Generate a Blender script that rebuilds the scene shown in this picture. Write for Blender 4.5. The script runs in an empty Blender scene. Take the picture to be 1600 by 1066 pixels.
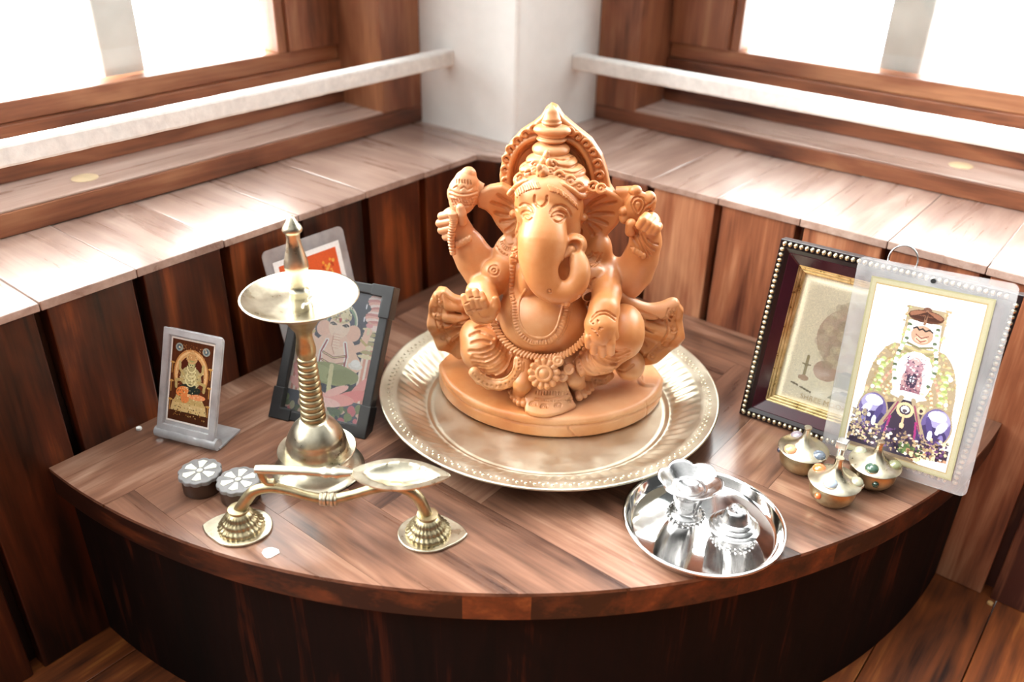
import bpy, bmesh, math, random
import numpy as np
from mathutils import Vector, Matrix

# ---------------------------------------------------------------- camera
CAM = np.array([0.60919355, -0.74987592, 0.42104921])
FPX = 1354.54
ROT = [math.radians(a) for a in (60.574, -1.077, 39.067)]
scene = bpy.context.scene
cd = bpy.data.cameras.new('camera'); cam = bpy.data.objects.new('camera', cd)
scene.collection.objects.link(cam); scene.camera = cam
cam.location = CAM; cam.rotation_euler = ROT
cd.sensor_width = 36.0; cd.lens = 36.0*FPX/1600.0; cd.clip_start = 0.01
cd.dof.use_dof = True; cd.dof.focus_distance = 0.665; cd.dof.aperture_fstop = 4.2

# ---------------------------------------------------------------- view
scene.view_settings.view_transform = 'Standard'
scene.view_settings.look = 'None'
scene.view_settings.exposure = 0.65
scene.view_settings.gamma = 1.0
scene.view_settings.use_curve_mapping = False

# ---------------------------------------------------------------- world: bright sky outside the corner windows, dim room behind
world = bpy.data.worlds.new('world'); scene.world = world; world.use_nodes = True
nt = world.node_tree; nt.nodes.clear()
def wn(t, **k):
    n = nt.nodes.new(t)
    for a, b in k.items(): setattr(n, a, b)
    return n
wo = wn('ShaderNodeOutputWorld'); wb = wn('ShaderNodeBackground'); tc = wn('ShaderNodeTexCoord')
nt.links.new(wb.outputs[0], wo.inputs[0])
def wdot(v):
    n = wn('ShaderNodeVectorMath', operation='DOT_PRODUCT'); nt.links.new(tc.outputs['Generated'], n.inputs[0]); n.inputs[1].default_value = v
    return n.outputs['Value']
def wstep(src, a, b, amp):
    n = wn('ShaderNodeMapRange', interpolation_type='SMOOTHSTEP'); nt.links.new(src, n.inputs[0])
    n.inputs[1].default_value = a; n.inputs[2].default_value = b; n.inputs[3].default_value = 0; n.inputs[4].default_value = amp
    return n.outputs[0]
def wadd(a, b):
    n = wn('ShaderNodeMath', operation='ADD'); nt.links.new(a, n.inputs[0])
    if isinstance(b, float): n.inputs[1].default_value = b
    else: nt.links.new(b, n.inputs[1])
    return n.outputs[0]
outside = wstep(wdot((-0.70, 0.71, 0.05)), -0.05, 0.35, 11.5)
key = wstep(wdot((-0.66, -0.46, 0.60)), 0.80, 0.985, 13.0)
above = wadd(key, wstep(wdot((0.0, -0.3, 0.95)), 0.5, 0.95, 0.9))
tot = wadd(wadd(outside, above), 0.05)
nt.links.new(tot, wb.inputs['Strength'])
wb.inputs['Color'].default_value = (0.97, 1.0, 0.99, 1)
world.cycles.sampling_method = 'MANUAL'; world.cycles.sample_map_resolution = 512

# ---------------------------------------------------------------- projection helpers (a pixel of the photo + a known plane -> a point)
def _rot():
    rx, ry, rz = ROT
    cx, sx, cy, sy, cz, sz = math.cos(rx), math.sin(rx), math.cos(ry), math.sin(ry), math.cos(rz), math.sin(rz)
    X = np.array([[1, 0, 0], [0, cx, -sx], [0, sx, cx]]); Y = np.array([[cy, 0, sy], [0, 1, 0], [-sy, 0, cy]]); Z = np.array([[cz, -sz, 0], [sz, cz, 0], [0, 0, 1]])
    return Z@Y@X
MR = _rot()
def ray(u, v): return MR@np.array([(u-800)/FPX, -(v-533)/FPX, -1.0])
def on(u, v, k, val):
    d = ray(u, v); t = (val-CAM[k])/d[k]; return CAM+t*d
def on_plane(u, v, P0, n):
    d = ray(u, v); n = np.array(n, float); t = ((np.array(P0)-CAM)@n)/(d@n); return CAM+t*d

# ---------------------------------------------------------------- object helpers
COL = scene.collection
def tag(o, label=None, cat=None, group=None, kind=None):
    if label: o['label'] = label
    if cat: o['category'] = cat
    if group: o['group'] = group
    if kind: o['kind'] = kind
    return o
def thing(name, label, cat, loc=(0, 0, 0), rz=0.0, group=None):
    o = bpy.data.objects.new(name, None); COL.objects.link(o); o.empty_display_size = 0.02
    o.location = loc; o.rotation_euler = (0, 0, rz)
    return tag(o, label, cat, group)
def obj(name, me, mat=None, parent=None, smooth=True, label=None, bevel=0, auto=40, loc=None, rot=None):
    if isinstance(me, bmesh.types.BMesh):
        m = bpy.data.meshes.new(name); bmesh.ops.recalc_face_normals(me, faces=me.faces); me.to_mesh(m); me.free(); me = m
    me.name = name
    o = bpy.data.objects.new(name, me); COL.objects.link(o)
    if mat: me.materials.append(mat)
    if parent: o.parent = parent
    if smooth: me.shade_smooth()
    if smooth and auto and hasattr(me, 'set_sharp_from_angle'): me.set_sharp_from_angle(angle=math.radians(auto))
    if bevel:
        b = o.modifiers.new('bevel', 'BEVEL'); b.width = bevel; b.segments = 2; b.limit_method = 'ANGLE'; b.harden_normals = False
    if label: o['label'] = label
    if loc is not None: o.location = loc
    if rot is not None: o.rotation_euler = rot
    return o
def copy_tree(o, parent=None):
    c = o.copy(); COL.objects.link(c); c.parent = parent
    for ch in list(o.children): copy_tree(ch, c)
    return c

# ---------------------------------------------------------------- shape helpers
def lathe(bm, prof, seg=64, centre=(0, 0, 0), cap=True, fn=None):
    rings = []
    for r, z in prof:
        if r < 1e-6: rings.append([bm.verts.new((centre[0], centre[1], centre[2]+z))]); continue
        ring = []
        for i in range(seg):
            a = 2*math.pi*i/seg; rr, zz = (r, z) if fn is None else fn(r, z, a)
            ring.append(bm.verts.new((centre[0]+rr*math.cos(a), centre[1]+rr*math.sin(a), centre[2]+zz)))
        rings.append(ring)
    for A, B in zip(rings[:-1], rings[1:]):
        if len(A) == 1 and len(B) == 1: continue
        for i in range(seg):
            j = (i+1) % seg
            if len(A) == 1: bm.faces.new((A[0], B[j], B[i]))
            elif len(B) == 1: bm.faces.new((A[i], A[j], B[0]))
            else: bm.faces.new((A[i], A[j], B[j], B[i]))
    if cap:
        for R in (rings[0], rings[-1]):
            if len(R) > 2: bm.faces.new(R)
    return bm
def tube(bm, pts, radii, seg=16, flat=1.0, up=(0, 0, 1), cap=True):
    pts = [Vector(p) for p in pts]; n = len(pts)
    if isinstance(radii, (int, float)): radii = [radii]*n
    rings = []
    for i, p in enumerate(pts):
        t = (pts[min(i+1, n-1)]-pts[max(i-1, 0)]).normalized()
        s = t.cross(Vector(up))
        if s.length < 1e-3: s = t.cross(Vector((0, 1, 0)))
        s.normalize(); w = s.cross(t).normalized()
        rings.append([bm.verts.new(p+(s*math.cos(2*math.pi*k/seg)+w*flat*math.sin(2*math.pi*k/seg))*radii[i]) for k in range(seg)])
    for A, B in zip(rings[:-1], rings[1:]):
        for k in range(seg):
            j = (k+1) % seg; bm.faces.new((A[k], A[j], B[j], B[k]))
    if cap:
        bm.faces.new(rings[0]); bm.faces.new(rings[-1])
    return bm
def spline(pts, n=8, closed=False):
    P = [Vector(p) for p in pts]; out = []; m = len(P)
    rng = range(m if closed else m-1)
    for i in rng:
        if closed: a, b, c, d = P[(i-1) % m], P[i], P[(i+1) % m], P[(i+2) % m]
        else: a, b, c, d = P[max(i-1, 0)], P[i], P[i+1], P[min(i+2, m-1)]
        for k in range(n):
            t = k/n; out.append(0.5*((2*b)+(c-a)*t+(2*a-5*b+4*c-d)*t*t+(3*b-a-3*c+d)*t**3))
    if not closed: out.append(P[-1].copy())
    return out
def box(bm, x0, x1, y0, y1, z0, z1):
    v = [bm.verts.new(p) for p in ((x0, y0, z0), (x1, y0, z0), (x1, y1, z0), (x0, y1, z0), (x0, y0, z1), (x1, y0, z1), (x1, y1, z1), (x0, y1, z1))]
    for f in ((0, 3, 2, 1), (4, 5, 6, 7), (0, 1, 5, 4), (1, 2, 6, 5), (2, 3, 7, 6), (3, 0, 4, 7)): bm.faces.new([v[i] for i in f])
    return bm
def prism(bm, pts, z0, z1):
    A = [bm.verts.new((p[0], p[1], z0)) for p in pts]; B = [bm.verts.new((p[0], p[1], z1)) for p in pts]
    n = len(pts); bm.faces.new(A[::-1]); bm.faces.new(B)
    for i in range(n): bm.faces.new((A[i], A[(i+1) % n], B[(i+1) % n], B[i]))
    return bm
def rrect(w, h, r, n=6, x0=0.0, y0=0.0):
    out = []
    for cx, cy, a0 in ((w-r, h-r, 0), (r, h-r, 90), (r, r, 180), (w-r, r, 270)):
        for k in range(n+1):
            a = math.radians(a0+90*k/n); out.append((x0+cx+r*math.cos(a), y0+cy+r*math.sin(a)))
    return out
def ball(bm, c, r, sc=(1, 1, 1), seg=12):
    g = bmesh.ops.create_uvsphere(bm, u_segments=seg, v_segments=max(6, seg*2//3), radius=r)
    for v in g['verts']: v.co = Vector((v.co.x*sc[0]+c[0], v.co.y*sc[1]+c[1], v.co.z*sc[2]+c[2]))
    return bm

class WB:
    """wood builder: boards with their own grain coordinates and tone"""
    def __init__(s): s.v = []; s.f = []; s.g = []; s.t = []
    def _add(s, vs, fs, ax, tone):
        n = len(s.v); off = np.array([random.uniform(0, 9) for _ in range(3)])
        for p in vs:
            s.v.append(p); q = [p[ax], p[(ax+1) % 3], p[(ax+2) % 3]]; s.g.append((q[0]+off[0], q[1]+off[1], q[2]+off[2])); s.t.append(tone)
        for f in fs: s.f.append([n+i for i in f])
    def box(s, x0, x1, y0, y1, z0, z1, ax=2, tone=0.5):
        vs = [(x0, y0, z0), (x1, y0, z0), (x1, y1, z0), (x0, y1, z0), (x0, y0, z1), (x1, y0, z1), (x1, y1, z1), (x0, y1, z1)]
        s._add(vs, ((0, 3, 2, 1), (4, 5, 6, 7), (0, 1, 5, 4), (1, 2, 6, 5), (2, 3, 7, 6), (3, 0, 4, 7)), ax, tone)
    def prism(s, pts, z0, z1, ax=0, tone=0.5):
        n = len(pts); vs = [(p[0], p[1], z0) for p in pts]+[(p[0], p[1], z1) for p in pts]
        fs = [list(range(n))[::-1], list(range(n, 2*n))]+[(i, (i+1) % n, n+(i+1) % n, n+i) for i in range(n)]
        s._add(vs, fs, ax, tone)
    def build(s, name, mat, parent=None, bevel=0, smooth=False):
        me = bpy.data.meshes.new(name); me.from_pydata([tuple(map(float, p)) for p in s.v], [], s.f); me.update()
        a = me.attributes.new('gr', 'FLOAT_VECTOR', 'POINT'); a.data.foreach_set('vector', np.array(s.g, dtype=np.float32).ravel())
        a = me.attributes.new('tone', 'FLOAT', 'POINT'); a.data.foreach_set('value', np.array(s.t, dtype=np.float32))
        return obj(name, me, mat, parent, smooth=smooth, bevel=bevel, auto=30)

# ---------------------------------------------------------------- materials
def srgb(h):
    c = [int(h[i:i+2], 16)/255 for i in (0, 2, 4)] if isinstance(h, str) else h
    return tuple((x/12.92 if x <= 0.04045 else ((x+0.055)/1.055)**2.4) for x in c)+(1.0,)
class MT:
    def __init__(s, name):
        s.m = bpy.data.materials.new(name); s.m.use_nodes = True; s.n = s.m.node_tree; s.b = s.n.nodes['Principled BSDF']; s.o = s.n.nodes['Material Output']
    def N(s, t, ins=None, **k):
        n = s.n.nodes.new(t)
        for a, b in k.items(): setattr(n, a, b)
        for a, b in (ins or {}).items():
            if hasattr(b, 'is_output'): s.n.links.new(b, n.inputs[a])
            else: n.inputs[a].default_value = b
        return n
    def L(s, a, b): s.n.links.new(a, b)
    def set(s, **k):
        for a, b in k.items():
            i = s.b.inputs[a.replace('_', ' ')]
            if hasattr(b, 'is_output'): s.L(b, i)
            else: i.default_value = b
        return s
    def ramp(s, fac, stops):
        r = s.N('ShaderNodeValToRGB', {0: fac}); e = r.color_ramp.elements
        e[0].position, e[0].color = stops[0]; e[1].position, e[1].color = stops[-1]
        for p, c in stops[1:-1]: x = e.new(p); x.color = c
        return r.outputs[0]
    def bump(s, h, strength, dist=0.001):
        b = s.N('ShaderNodeBump', {'Height': h, 'Strength': strength, 'Distance': dist}); s.L(b.outputs[0], s.b.inputs['Normal']); return b
def wood(name, dark, mid, light, rough=0.35, grain=1.0, coat=0.0, spec=0.5):
    m = MT(name); g = m.N('ShaderNodeAttribute', attribute_name='gr').outputs['Vector']; t = m.N('ShaderNodeAttribute', attribute_name='tone').outputs['Fac']
    mp = m.N('ShaderNodeMapping', {'Vector': g, 'Scale': (5.0, 75*grain, 75*grain)})
    n1 = m.N('ShaderNodeTexNoise', {'Vector': mp.outputs[0], 'Scale': 1.0, 'Detail': 7.0, 'Roughness': 0.62, 'Distortion': 0.5})
    mp2 = m.N('ShaderNodeMapping', {'Vector': g, 'Scale': (5.0, 22, 22)})
    n2 = m.N('ShaderNodeTexNoise', {'Vector': mp2.outputs[0], 'Scale': 1.0, 'Detail': 3.0, 'Roughness': 0.5, 'Distortion': 1.2})
    mp3 = m.N('ShaderNodeMapping', {'Vector': g, 'Scale': (14.0, 420, 420)})
    n3 = m.N('ShaderNodeTexNoise', {'Vector': mp3.outputs[0], 'Scale': 1.0, 'Detail': 4.0})
    a = m.N('ShaderNodeMath', {0: n1.outputs[0], 1: 0.55}, operation='MULTIPLY').outputs[0]
    b = m.N('ShaderNodeMath', {0: n2.outputs[0], 1: 0.75}, operation='MULTIPLY').outputs[0]
    c = m.N('ShaderNodeMath', {0: a, 1: b}, operation='ADD').outputs[0]
    c = m.N('ShaderNodeMath', {0: n3.outputs[0], 1: 0.2, 2: c}, operation='MULTIPLY_ADD').outputs[0]
    c = m.N('ShaderNodeMath', {0: c, 1: 1.5, 2: -0.73}, operation='MULTIPLY_ADD').outputs[0]
    c = m.N('ShaderNodeMath', {0: c, 1: t}, operation='ADD').outputs[0]
    col = m.ramp(c, [(0.12, srgb(dark)), (0.5, srgb(mid)), (0.86, srgb(light))])
    rr = m.N('ShaderNodeMapRange', {0: n1.outputs[0], 3: rough-0.06, 4: rough+0.12}).outputs[0]
    m.set(Base_Color=col, Roughness=rr, Specular_IOR_Level=spec, Coat_Weight=coat, Coat_Roughness=0.15)
    m.bump(n3.outputs[0], 0.12, 0.0006)
    return m.m
def metal(name, c1, c2, rough=0.25, scale=60, bump=0.1, aniso=0.0, metallic=1.0):
    m = MT(name); tcx = m.N('ShaderNodeTexCoord').outputs['Object']
    n = m.N('ShaderNodeTexNoise', {'Vector': tcx, 'Scale': scale, 'Detail': 6.0, 'Roughness': 0.65})
    n2 = m.N('ShaderNodeTexNoise', {'Vector': tcx, 'Scale': scale*9, 'Detail': 3.0})
    col = m.ramp(n.outputs[0], [(0.32, srgb(c1)), (0.68, srgb(c2))])
    rr = m.N('ShaderNodeMapRange', {0: n.outputs[0], 1: 0.3, 2: 0.7, 3: rough*0.8, 4: rough*1.35}).outputs[0]
    m.set(Base_Color=col, Metallic=metallic, Roughness=rr, Anisotropic=aniso)
    m.bump(n2.outputs[0], bump, 0.0004)
    return m.m
def plain(name, c, rough=0.5, noise=0.06, scale=80, bump=0.0, **k):
    m = MT(name); tcx = m.N('ShaderNodeTexCoord').outputs['Object']
    n = m.N('ShaderNodeTexNoise', {'Vector': tcx, 'Scale': scale, 'Detail': 5.0})
    a = srgb(c); lo = tuple(x*(1-noise) for x in a[:3])+(1,); hi = tuple(min(1, x*(1+noise)) for x in a[:3])+(1,)
    m.set(Base_Color=m.ramp(n.outputs[0], [(0.3, lo), (0.7, hi)]), Roughness=rough, **k)
    if bump: m.bump(n.outputs[0], bump, 0.001)
    return m.m
def plastic(name, tint, haze, gloss=0.12):
    """clear plastic sheet: mostly see-through, a little milky and glossy"""
    m = MT(name); m.n.nodes.remove(m.b)
    t = m.N('ShaderNodeBsdfTransparent', {0: tint}); d = m.N('ShaderNodeBsdfDiffuse', {0: (0.9, 0.88, 0.88, 1)}); tr = m.N('ShaderNodeBsdfTranslucent', {0: (0.9, 0.88, 0.88, 1)})
    dd = m.N('ShaderNodeMixShader', {0: 0.35, 1: d.outputs[0], 2: tr.outputs[0]})
    tcx = m.N('ShaderNodeTexCoord').outputs['Object']; n = m.N('ShaderNodeTexNoise', {'Vector': tcx, 'Scale': 45.0, 'Detail': 5.0})
    hz = m.N('ShaderNodeMapRange', {0: n.outputs[0], 1: 0.3, 2: 0.7, 3: haze*0.7, 4: haze*1.3}).outputs[0]
    mx = m.N('ShaderNodeMixShader', {0: hz, 1: t.outputs[0], 2: dd.outputs[0]})
    g = m.N('ShaderNodeBsdfGlossy', {0: (1, 1, 1, 1), 'Roughness': gloss}); lw = m.N('ShaderNodeFresnel', {0: 1.45})
    mx2 = m.N('ShaderNodeMixShader', {0: lw.outputs[0], 1: mx.outputs[0], 2: g.outputs[0]})
    m.L(mx2.outputs[0], m.o.inputs[0]); return m.m
M = {}
M['panel_l'] = wood('shaded_teak_panel', '180804', '50220e', '93491f', rough=0.32)  # left wall teak, with its shade put into the darker colours
M['panel_r'] = wood('lit_teak_panel', '4a2218', '9a5e40', 'cb946f', rough=0.34)  # same teak, paler: light falling on the right wall put into the colour
M['parquet'] = wood('teak_parquet', '3a231a', '7c5643', 'ae8b75', rough=0.27, coat=0.35)
M['ledge'] = wood('glare_pale_teak_ledge', '8e7064', 'ac9082', 'c6aea2', rough=0.26, coat=0.5)  # pale, even tones: window glare on the boards put into the wood colour
M['frame'] = wood('teak_window_frame', '452014', '8c5438', 'b57d58', rough=0.36, grain=0.6)
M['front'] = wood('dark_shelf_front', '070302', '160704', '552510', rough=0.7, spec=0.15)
M['floor'] = wood('orange_brown_floor', '220d05', '7a3d18', 'bd7636', rough=0.42)
M['brass'] = metal('aged_brass', 'b9ae95', 'd9d0ba', 0.30, 70, 0.05)
M['brass_d'] = metal('dull_brass', 'a08f6c', 'c4b592', 0.36, 90, 0.12)
M['plate'] = metal('pale_brass_plate', 'c9bda4', 'd9d0bc', 0.40, 30, 0.03)
M['silver'] = metal('polished_steel', 'e6e4e2', 'f8f6f4', 0.07, 50, 0.02)
M['silver_c'] = metal('silver_casting', 'b4b2b1', 'd0cecd', 0.2, 120, 0.04)
M['white_paint'] = plain('white_wall_paint', 'f7f5f1', 0.7, 0.02, 60, 0.3)
M['rail_paint'] = plain('chipped_white_paint', 'e9e4de', 0.55, 0.08, 130, 0.6)
M['grey_post'] = plain('weathered_grey', '8f8780', 0.8, 0.1, 30)
M['black'] = plain('black_plastic', '2b2a2a', 0.42, 0.15, 120, 0.1)
M['maroon'] = plain('maroon_lacquer', '35101a', 0.16, 0.25, 30)
M['maroon_d'] = plain('dark_maroon', '170809', 0.3, 0.25, 30)
M['gold'] = metal('gold_trim', 'b79a63', 'e3cd9a', 0.3, 120, 0.2)
M['bead'] = metal('silver_gilt_bead', 'c7b48c', 'efe4c6', 0.3, 200, 0.2)
M['clear'] = plastic('clear_plastic', (0.98, 0.97, 0.97, 1), 0.42)
M['clear_film'] = plastic('laminate_film', (0.98, 0.98, 0.98, 1), 0.22, 0.08)
M['film_thin'] = plastic('print_gloss_film', (1, 1, 1, 1), 0.03, 0.10)
M['ivory'] = plain('ivory_enamel', 'dcd8c6', 0.35, 0.05)
M['grey_shell'] = plain('grey_shell', '7c7978', 0.35, 0.12, 200)
M['dark_box'] = plain('dark_wood_box', '40281a', 0.45, 0.25, 90)
M['off_white'] = plain('off_white', 'efece8', 0.5, 0.02)
# ================================================================ THE SETTING
random.seed(4)
H = 0.134; FZ = -0.182; R0 = 0.555
# left wall below the ledge: vertical boards with dark gaps (plane x = 0)
def boards(axis, edges, gap, sgn, name, mat, tones, z1):
    w = WB()
    for i in range(len(edges)-1):
        a, b = edges[i], edges[i+1]; tn = tones[i % len(tones)]
        if axis == 'y': w.box(-0.016, 0, a+gap/2, b-gap/2, FZ, z1, 2, tn)
        else: w.box(a+gap/2, b-gap/2, 0, 0.016, FZ, z1, 2, tn)
    if axis == 'y': w.box(-0.03, -0.0161, edges[0], edges[-1], FZ, z1-0.0005, 2, -0.25)
    else: w.box(edges[0], edges[-1], 0.0161, 0.03, FZ, z1-0.0005, 2, -0.25)
    o = w.build(name, mat, bevel=0.0012); tag(o, kind='structure'); return o
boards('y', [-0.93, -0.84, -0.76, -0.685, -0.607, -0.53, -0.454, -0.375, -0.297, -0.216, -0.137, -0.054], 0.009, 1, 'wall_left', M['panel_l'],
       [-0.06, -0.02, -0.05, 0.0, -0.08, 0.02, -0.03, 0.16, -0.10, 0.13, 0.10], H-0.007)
boards('x', [0.138, 0.19, 0.2665, 0.349, 0.428, 0.508, 0.59, 0.67, 0.75, 0.83, 0.91], 0.008, 1, 'wall_right', M['panel_r'],
       [-0.08, 0.20, 0.07, 0.10, -0.10, 0.05, -0.25, -0.3, -0.25, -0.3], H-0.007)
w = WB()   # chamfered board that closes the corner between the two panelled walls
w.prism([(-0.03, -0.0575), (0.0, -0.0575), (0.1415, 0.0), (0.1415, 0.03), (-0.03, 0.03)], FZ, H-0.007, 2, -0.1)
tag(w.build('wall_corner', M['panel_l']), kind='structure')
# ledges: cross boards with slightly uneven joints
w = WB()
ed = [-0.93, -0.85, -0.77, -0.69, -0.61, -0.53, -0.455, -0.376, -0.298, -0.217, -0.137, 0.0]
for i in range(len(ed)-1):
    y0, y1 = ed[i]+0.0003, ed[i+1]-0.0003; dz = random.uniform(-0.0007, 0.0006); dx = random.uniform(0, 0.0012)
    if i == len(ed)-2: w.prism([(-0.1995, y0), (0.002, y0), (0.002, -0.054), (0.138, 0.0), (-0.1995, 0.0)], H-0.007, H+dz, 0, random.uniform(0, 0.15))
    else: w.box(-0.1995, 0.0015+dx, y0, y1, H-0.007, H+dz, 0, random.uniform(-0.05, 0.2))
tag(w.build('trim_1', M['ledge'], bevel=0.0008), kind='structure')
w = WB()
ed = [0.0125, 0.107, 0.19, 0.2665, 0.349, 0.428, 0.508, 0.59, 0.67, 0.75, 0.83, 0.91]
for i in range(len(ed)-1):
    x0, x1 = ed[i]+0.0003, ed[i+1]-0.0003; dz = random.uniform(-0.0007, 0.0006); dx = random.uniform(0, 0.0012)
    if x1 < 0.138: w.box(x0, x1, 0.0002, 0.2095, H-0.007, H+dz, 1, random.uniform(-0.1, 0.1))
    else: w.box(x0, x1, -0.0015-dx if x0 > 0.137 else 0.0, 0.2095, H-0.007, H+dz, 1, random.uniform(-0.1, 0.15))
tag(w.build('trim_2', M['ledge'], bevel=0.0008), kind='structure')
# white square pillar
bm = bmesh.new(); box(bm, -0.30, 0.012, 0.0005, 0.34, H-0.02, 1.5)
tag(obj('pillar', bm, M['white_paint'], smooth=False, bevel=0.004), kind='structure')
# windows: stepped teak frames (base strip, sill board, jamb, sash) and a glass pane
def window(name, T, length, jamb0, sill_z, glass_z, sash_in, jin):
    """T maps (along, depth-out, z) -> world box; along runs away from the pillar"""
    root = bpy.data.objects.new(name, None); COL.objects.link(root); tag(root, kind='structure')
    def B(w, a0, a1, d0, d1, z0, z1, ax, tone):
        (x0, x1), (y0, y1) = T(a0, a1, d0, d1); ax = {'a': T.al, 'd': 1-T.al, 'z': 2}[ax]; w.box(min(x0, x1), max(x0, x1), min(y0, y1), max(y0, y1), z0, z1, ax, tone)
    D = 0.0
    w = WB(); B(w, jamb0, length, D, D+0.012, H+0.001, sill_z, 'a', 0.05); B(w, jin, length, D+0.012, D+0.072, H+0.001, sill_z-0.0005, 'a', 0.1); w.build('base_strip', M['frame'], root, bevel=0.001)
    w = WB(); B(w, jin, length, D+0.001, D+0.071, sill_z, sill_z+0.0022, 'a', 0.2); w.build('sill_board', M['ledge'], root, bevel=0.0008)
    w = WB(); B(w, jamb0, jin, D+0.0, D+0.16, sill_z, 1.4, 'z', 0.08); w.build('jamb', M['frame'], root, bevel=0.001)
    w = WB(); s0, s1 = D+0.066, D+0.10
    B(w, jin+0.0005, length, s0, s1, sill_z+0.0023, glass_z-0.018, 'a', -0.02)
    B(w, jin+0.0005, length, s0+0.006, s1, glass_z-0.018, glass_z, 'a', 0.16)
    B(w, jin+0.0005, sash_in-0.012, s0, s1, glass_z, 1.4, 'z', 0.02); B(w, sash_in-0.012, sash_in, s0+0.006, s1, glass_z, 1.4, 'z', 0.2)
    w.build('sash', M['frame'], root, bevel=0.0012)
    bm = bmesh.new(); (x0, x1), (y0, y1) = T(sash_in-0.004, length, s0+0.018, s0+0.021); box(bm, min(x0, x1), max(x0, x1), min(y0, y1), max(y0, y1), glass_z-0.003, 1.4)
    obj('pane', bm, M['glass'], root, smooth=False)
    return root
m = MT('window_glass'); m.n.nodes.remove(m.b)
t = m.N('ShaderNodeBsdfTransparent', {0: (0.98, 0.99, 0.99, 1)}); g = m.N('ShaderNodeBsdfGlossy', {0: (1, 1, 1, 1), 'Roughness': 0.02}); fr = m.N('ShaderNodeFresnel', {0: 1.3})
m.L(m.N('ShaderNodeMixShader', {0: fr.outputs[0], 1: t.outputs[0], 2: g.outputs[0]}).outputs[0], m.o.inputs[0]); M['glass'] = m.m
class TL:
    al = 1
    def __call__(s, a0, a1, d0, d1): return ((-0.132-d0, -0.132-d1), (-a0, -a1))
class TR:
    al = 0
    def __call__(s, a0, a1, d0, d1): return ((a0, a1), (0.1555+d0, 0.1555+d1))
window('window_1', TL(), 1.05, 0.001, 0.155, 0.2245, 0.147, 0.064)
window('window_2', TR(), 1.10, 0.013, 0.152, 0.2240, 0.160, 0.070)
# white rails in front of the windows
def rail(name, label, p0, p1, w=0.0095):
    bm = bmesh.new(); box(bm, min(p0[0], p1[0]), max(p0[0], p1[0]), min(p0[1], p1[1]), max(p0[1], p1[1]), p0[2], p1[2])
    bmesh.ops.subdivide_edges(bm, edges=[e for e in bm.edges if e.calc_length() > 0.3], cuts=90)
    rr = random.Random(5)
    for v in bm.verts: v.co += Vector((rr.uniform(-1, 1), rr.uniform(-1, 1), rr.uniform(-1, 1)))*0.00025
    return tag(obj(name, bm, M['rail_paint'], smooth=False, bevel=0.0025), label, 'rail')
rail('window_rail', 'chipped white square rail running across the left window into the pillar', (-0.098, -1.0, 0.207), (-0.080, 0.003, 0.2245))
rail('window_rail', 'chipped white square rail running across the right window into the pillar', (0.009, 0.103, 0.2005), (1.1, 0.121, 0.218))
# posts outside the windows
for nm, lb, a in (('window_post', 'blurred grey upright post outside the left window', (-0.262, -0.24, -0.3275, -0.2845, 0.205, 1.4)),
                  ('window_post', 'blurred grey upright post outside the right window', (0.3095, 0.3525, 0.262, 0.284, 0.205, 1.4))):
    w = WB(); w.box(*a, 2, 0.1); 
    o = w.build(nm, M['grey_post'], bevel=0.002); tag(o, lb, 'post')
bm = bmesh.new(); box(bm, -0.42, -0.2325, -1.05, 0.0, 0.15, 0.205); tag(obj('trim_3', bm, M['white_paint'], smooth=False), kind='structure')
bm = bmesh.new(); box(bm, 0.013, 1.1, 0.2565, 0.42, 0.15, 0.205); tag(obj('trim_4', bm, M['white_paint'], smooth=False), kind='structure')
# round inlaid plugs in the sill boards
for lb, x, y, z in (('pale round plug set in the left window sill', -0.1625, -0.404, 0.1573), ('pale round plug set in the right window sill', 0.430, 0.1975, 0.1543)):
    bm = bmesh.new(); lathe(bm, [(0.0115, 0), (0.0115, 0.0004), (0.0108, 0.0008), (0.0, 0.0009)], 32)
    tag(obj('sill_plug', bm, plain('pale_filler', 'c9b28e', 0.5, 0.1), loc=(x, y, z-0.0001)), lb, 'plug')
# floor boards
w = WB(); w.box(-0.05, 1.62, -1.92, 0.05, FZ-0.03, FZ-0.0201, 1, -0.3); rr = random.Random(2)
x = -0.03
while x < 1.6:
    y = 0.03
    while y > -1.9:
        L = rr.uniform(0.35, 0.7); w.box(x+0.0004, x+0.0696, max(y-L, -1.9)+0.0004, y-0.0004, FZ-0.02, FZ, 1, rr.uniform(-0.05, 0.12)); y -= L
    x += 0.07
tag(w.build('floor', M['floor'], bevel=0.0006), kind='structure')

# ================================================================ THE CORNER SHELF
shelf = thing('corner_shelf', 'quarter-round wooden corner shelf with parquet top and curved dark front', 'shelf', (0, 0, FZ))
def clip_poly(poly, C):
    out = poly
    for i in range(len(C)):
        a, b = C[i], C[(i+1) % len(C)]; inp = out; out = []
        if not inp: return []
        for j in range(len(inp)):
            p, q = inp[j], inp[(j+1) % len(inp)]
            sp = (b[0]-a[0])*(p[1]-a[1])-(b[1]-a[1])*(p[0]-a[0]); sq = (b[0]-a[0])*(q[1]-a[1])-(b[1]-a[1])*(q[0]-a[0])
            if sp >= 0: out.append(p)
            if sp*sq < 0: t = sp/(sp-sq); out.append((p[0]+t*(q[0]-p[0]), p[1]+t*(q[1]-p[1])))
    return out
NA = 96
arc = [(R0*math.cos(-math.pi/2*k/NA), R0*math.sin(-math.pi/2*k/NA)) for k in range(NA+1)]
arc[0] = (R0, -0.0003); arc[-1] = (0.0003, -R0)
C = [(0.1375, -0.0003)]+[(0.0003, -0.0545)]+arc[::-1]      # counter-clockwise region of the shelf
w = WB(); rr = random.Random(11); W_, L_ = 0.052, 0.208
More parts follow.
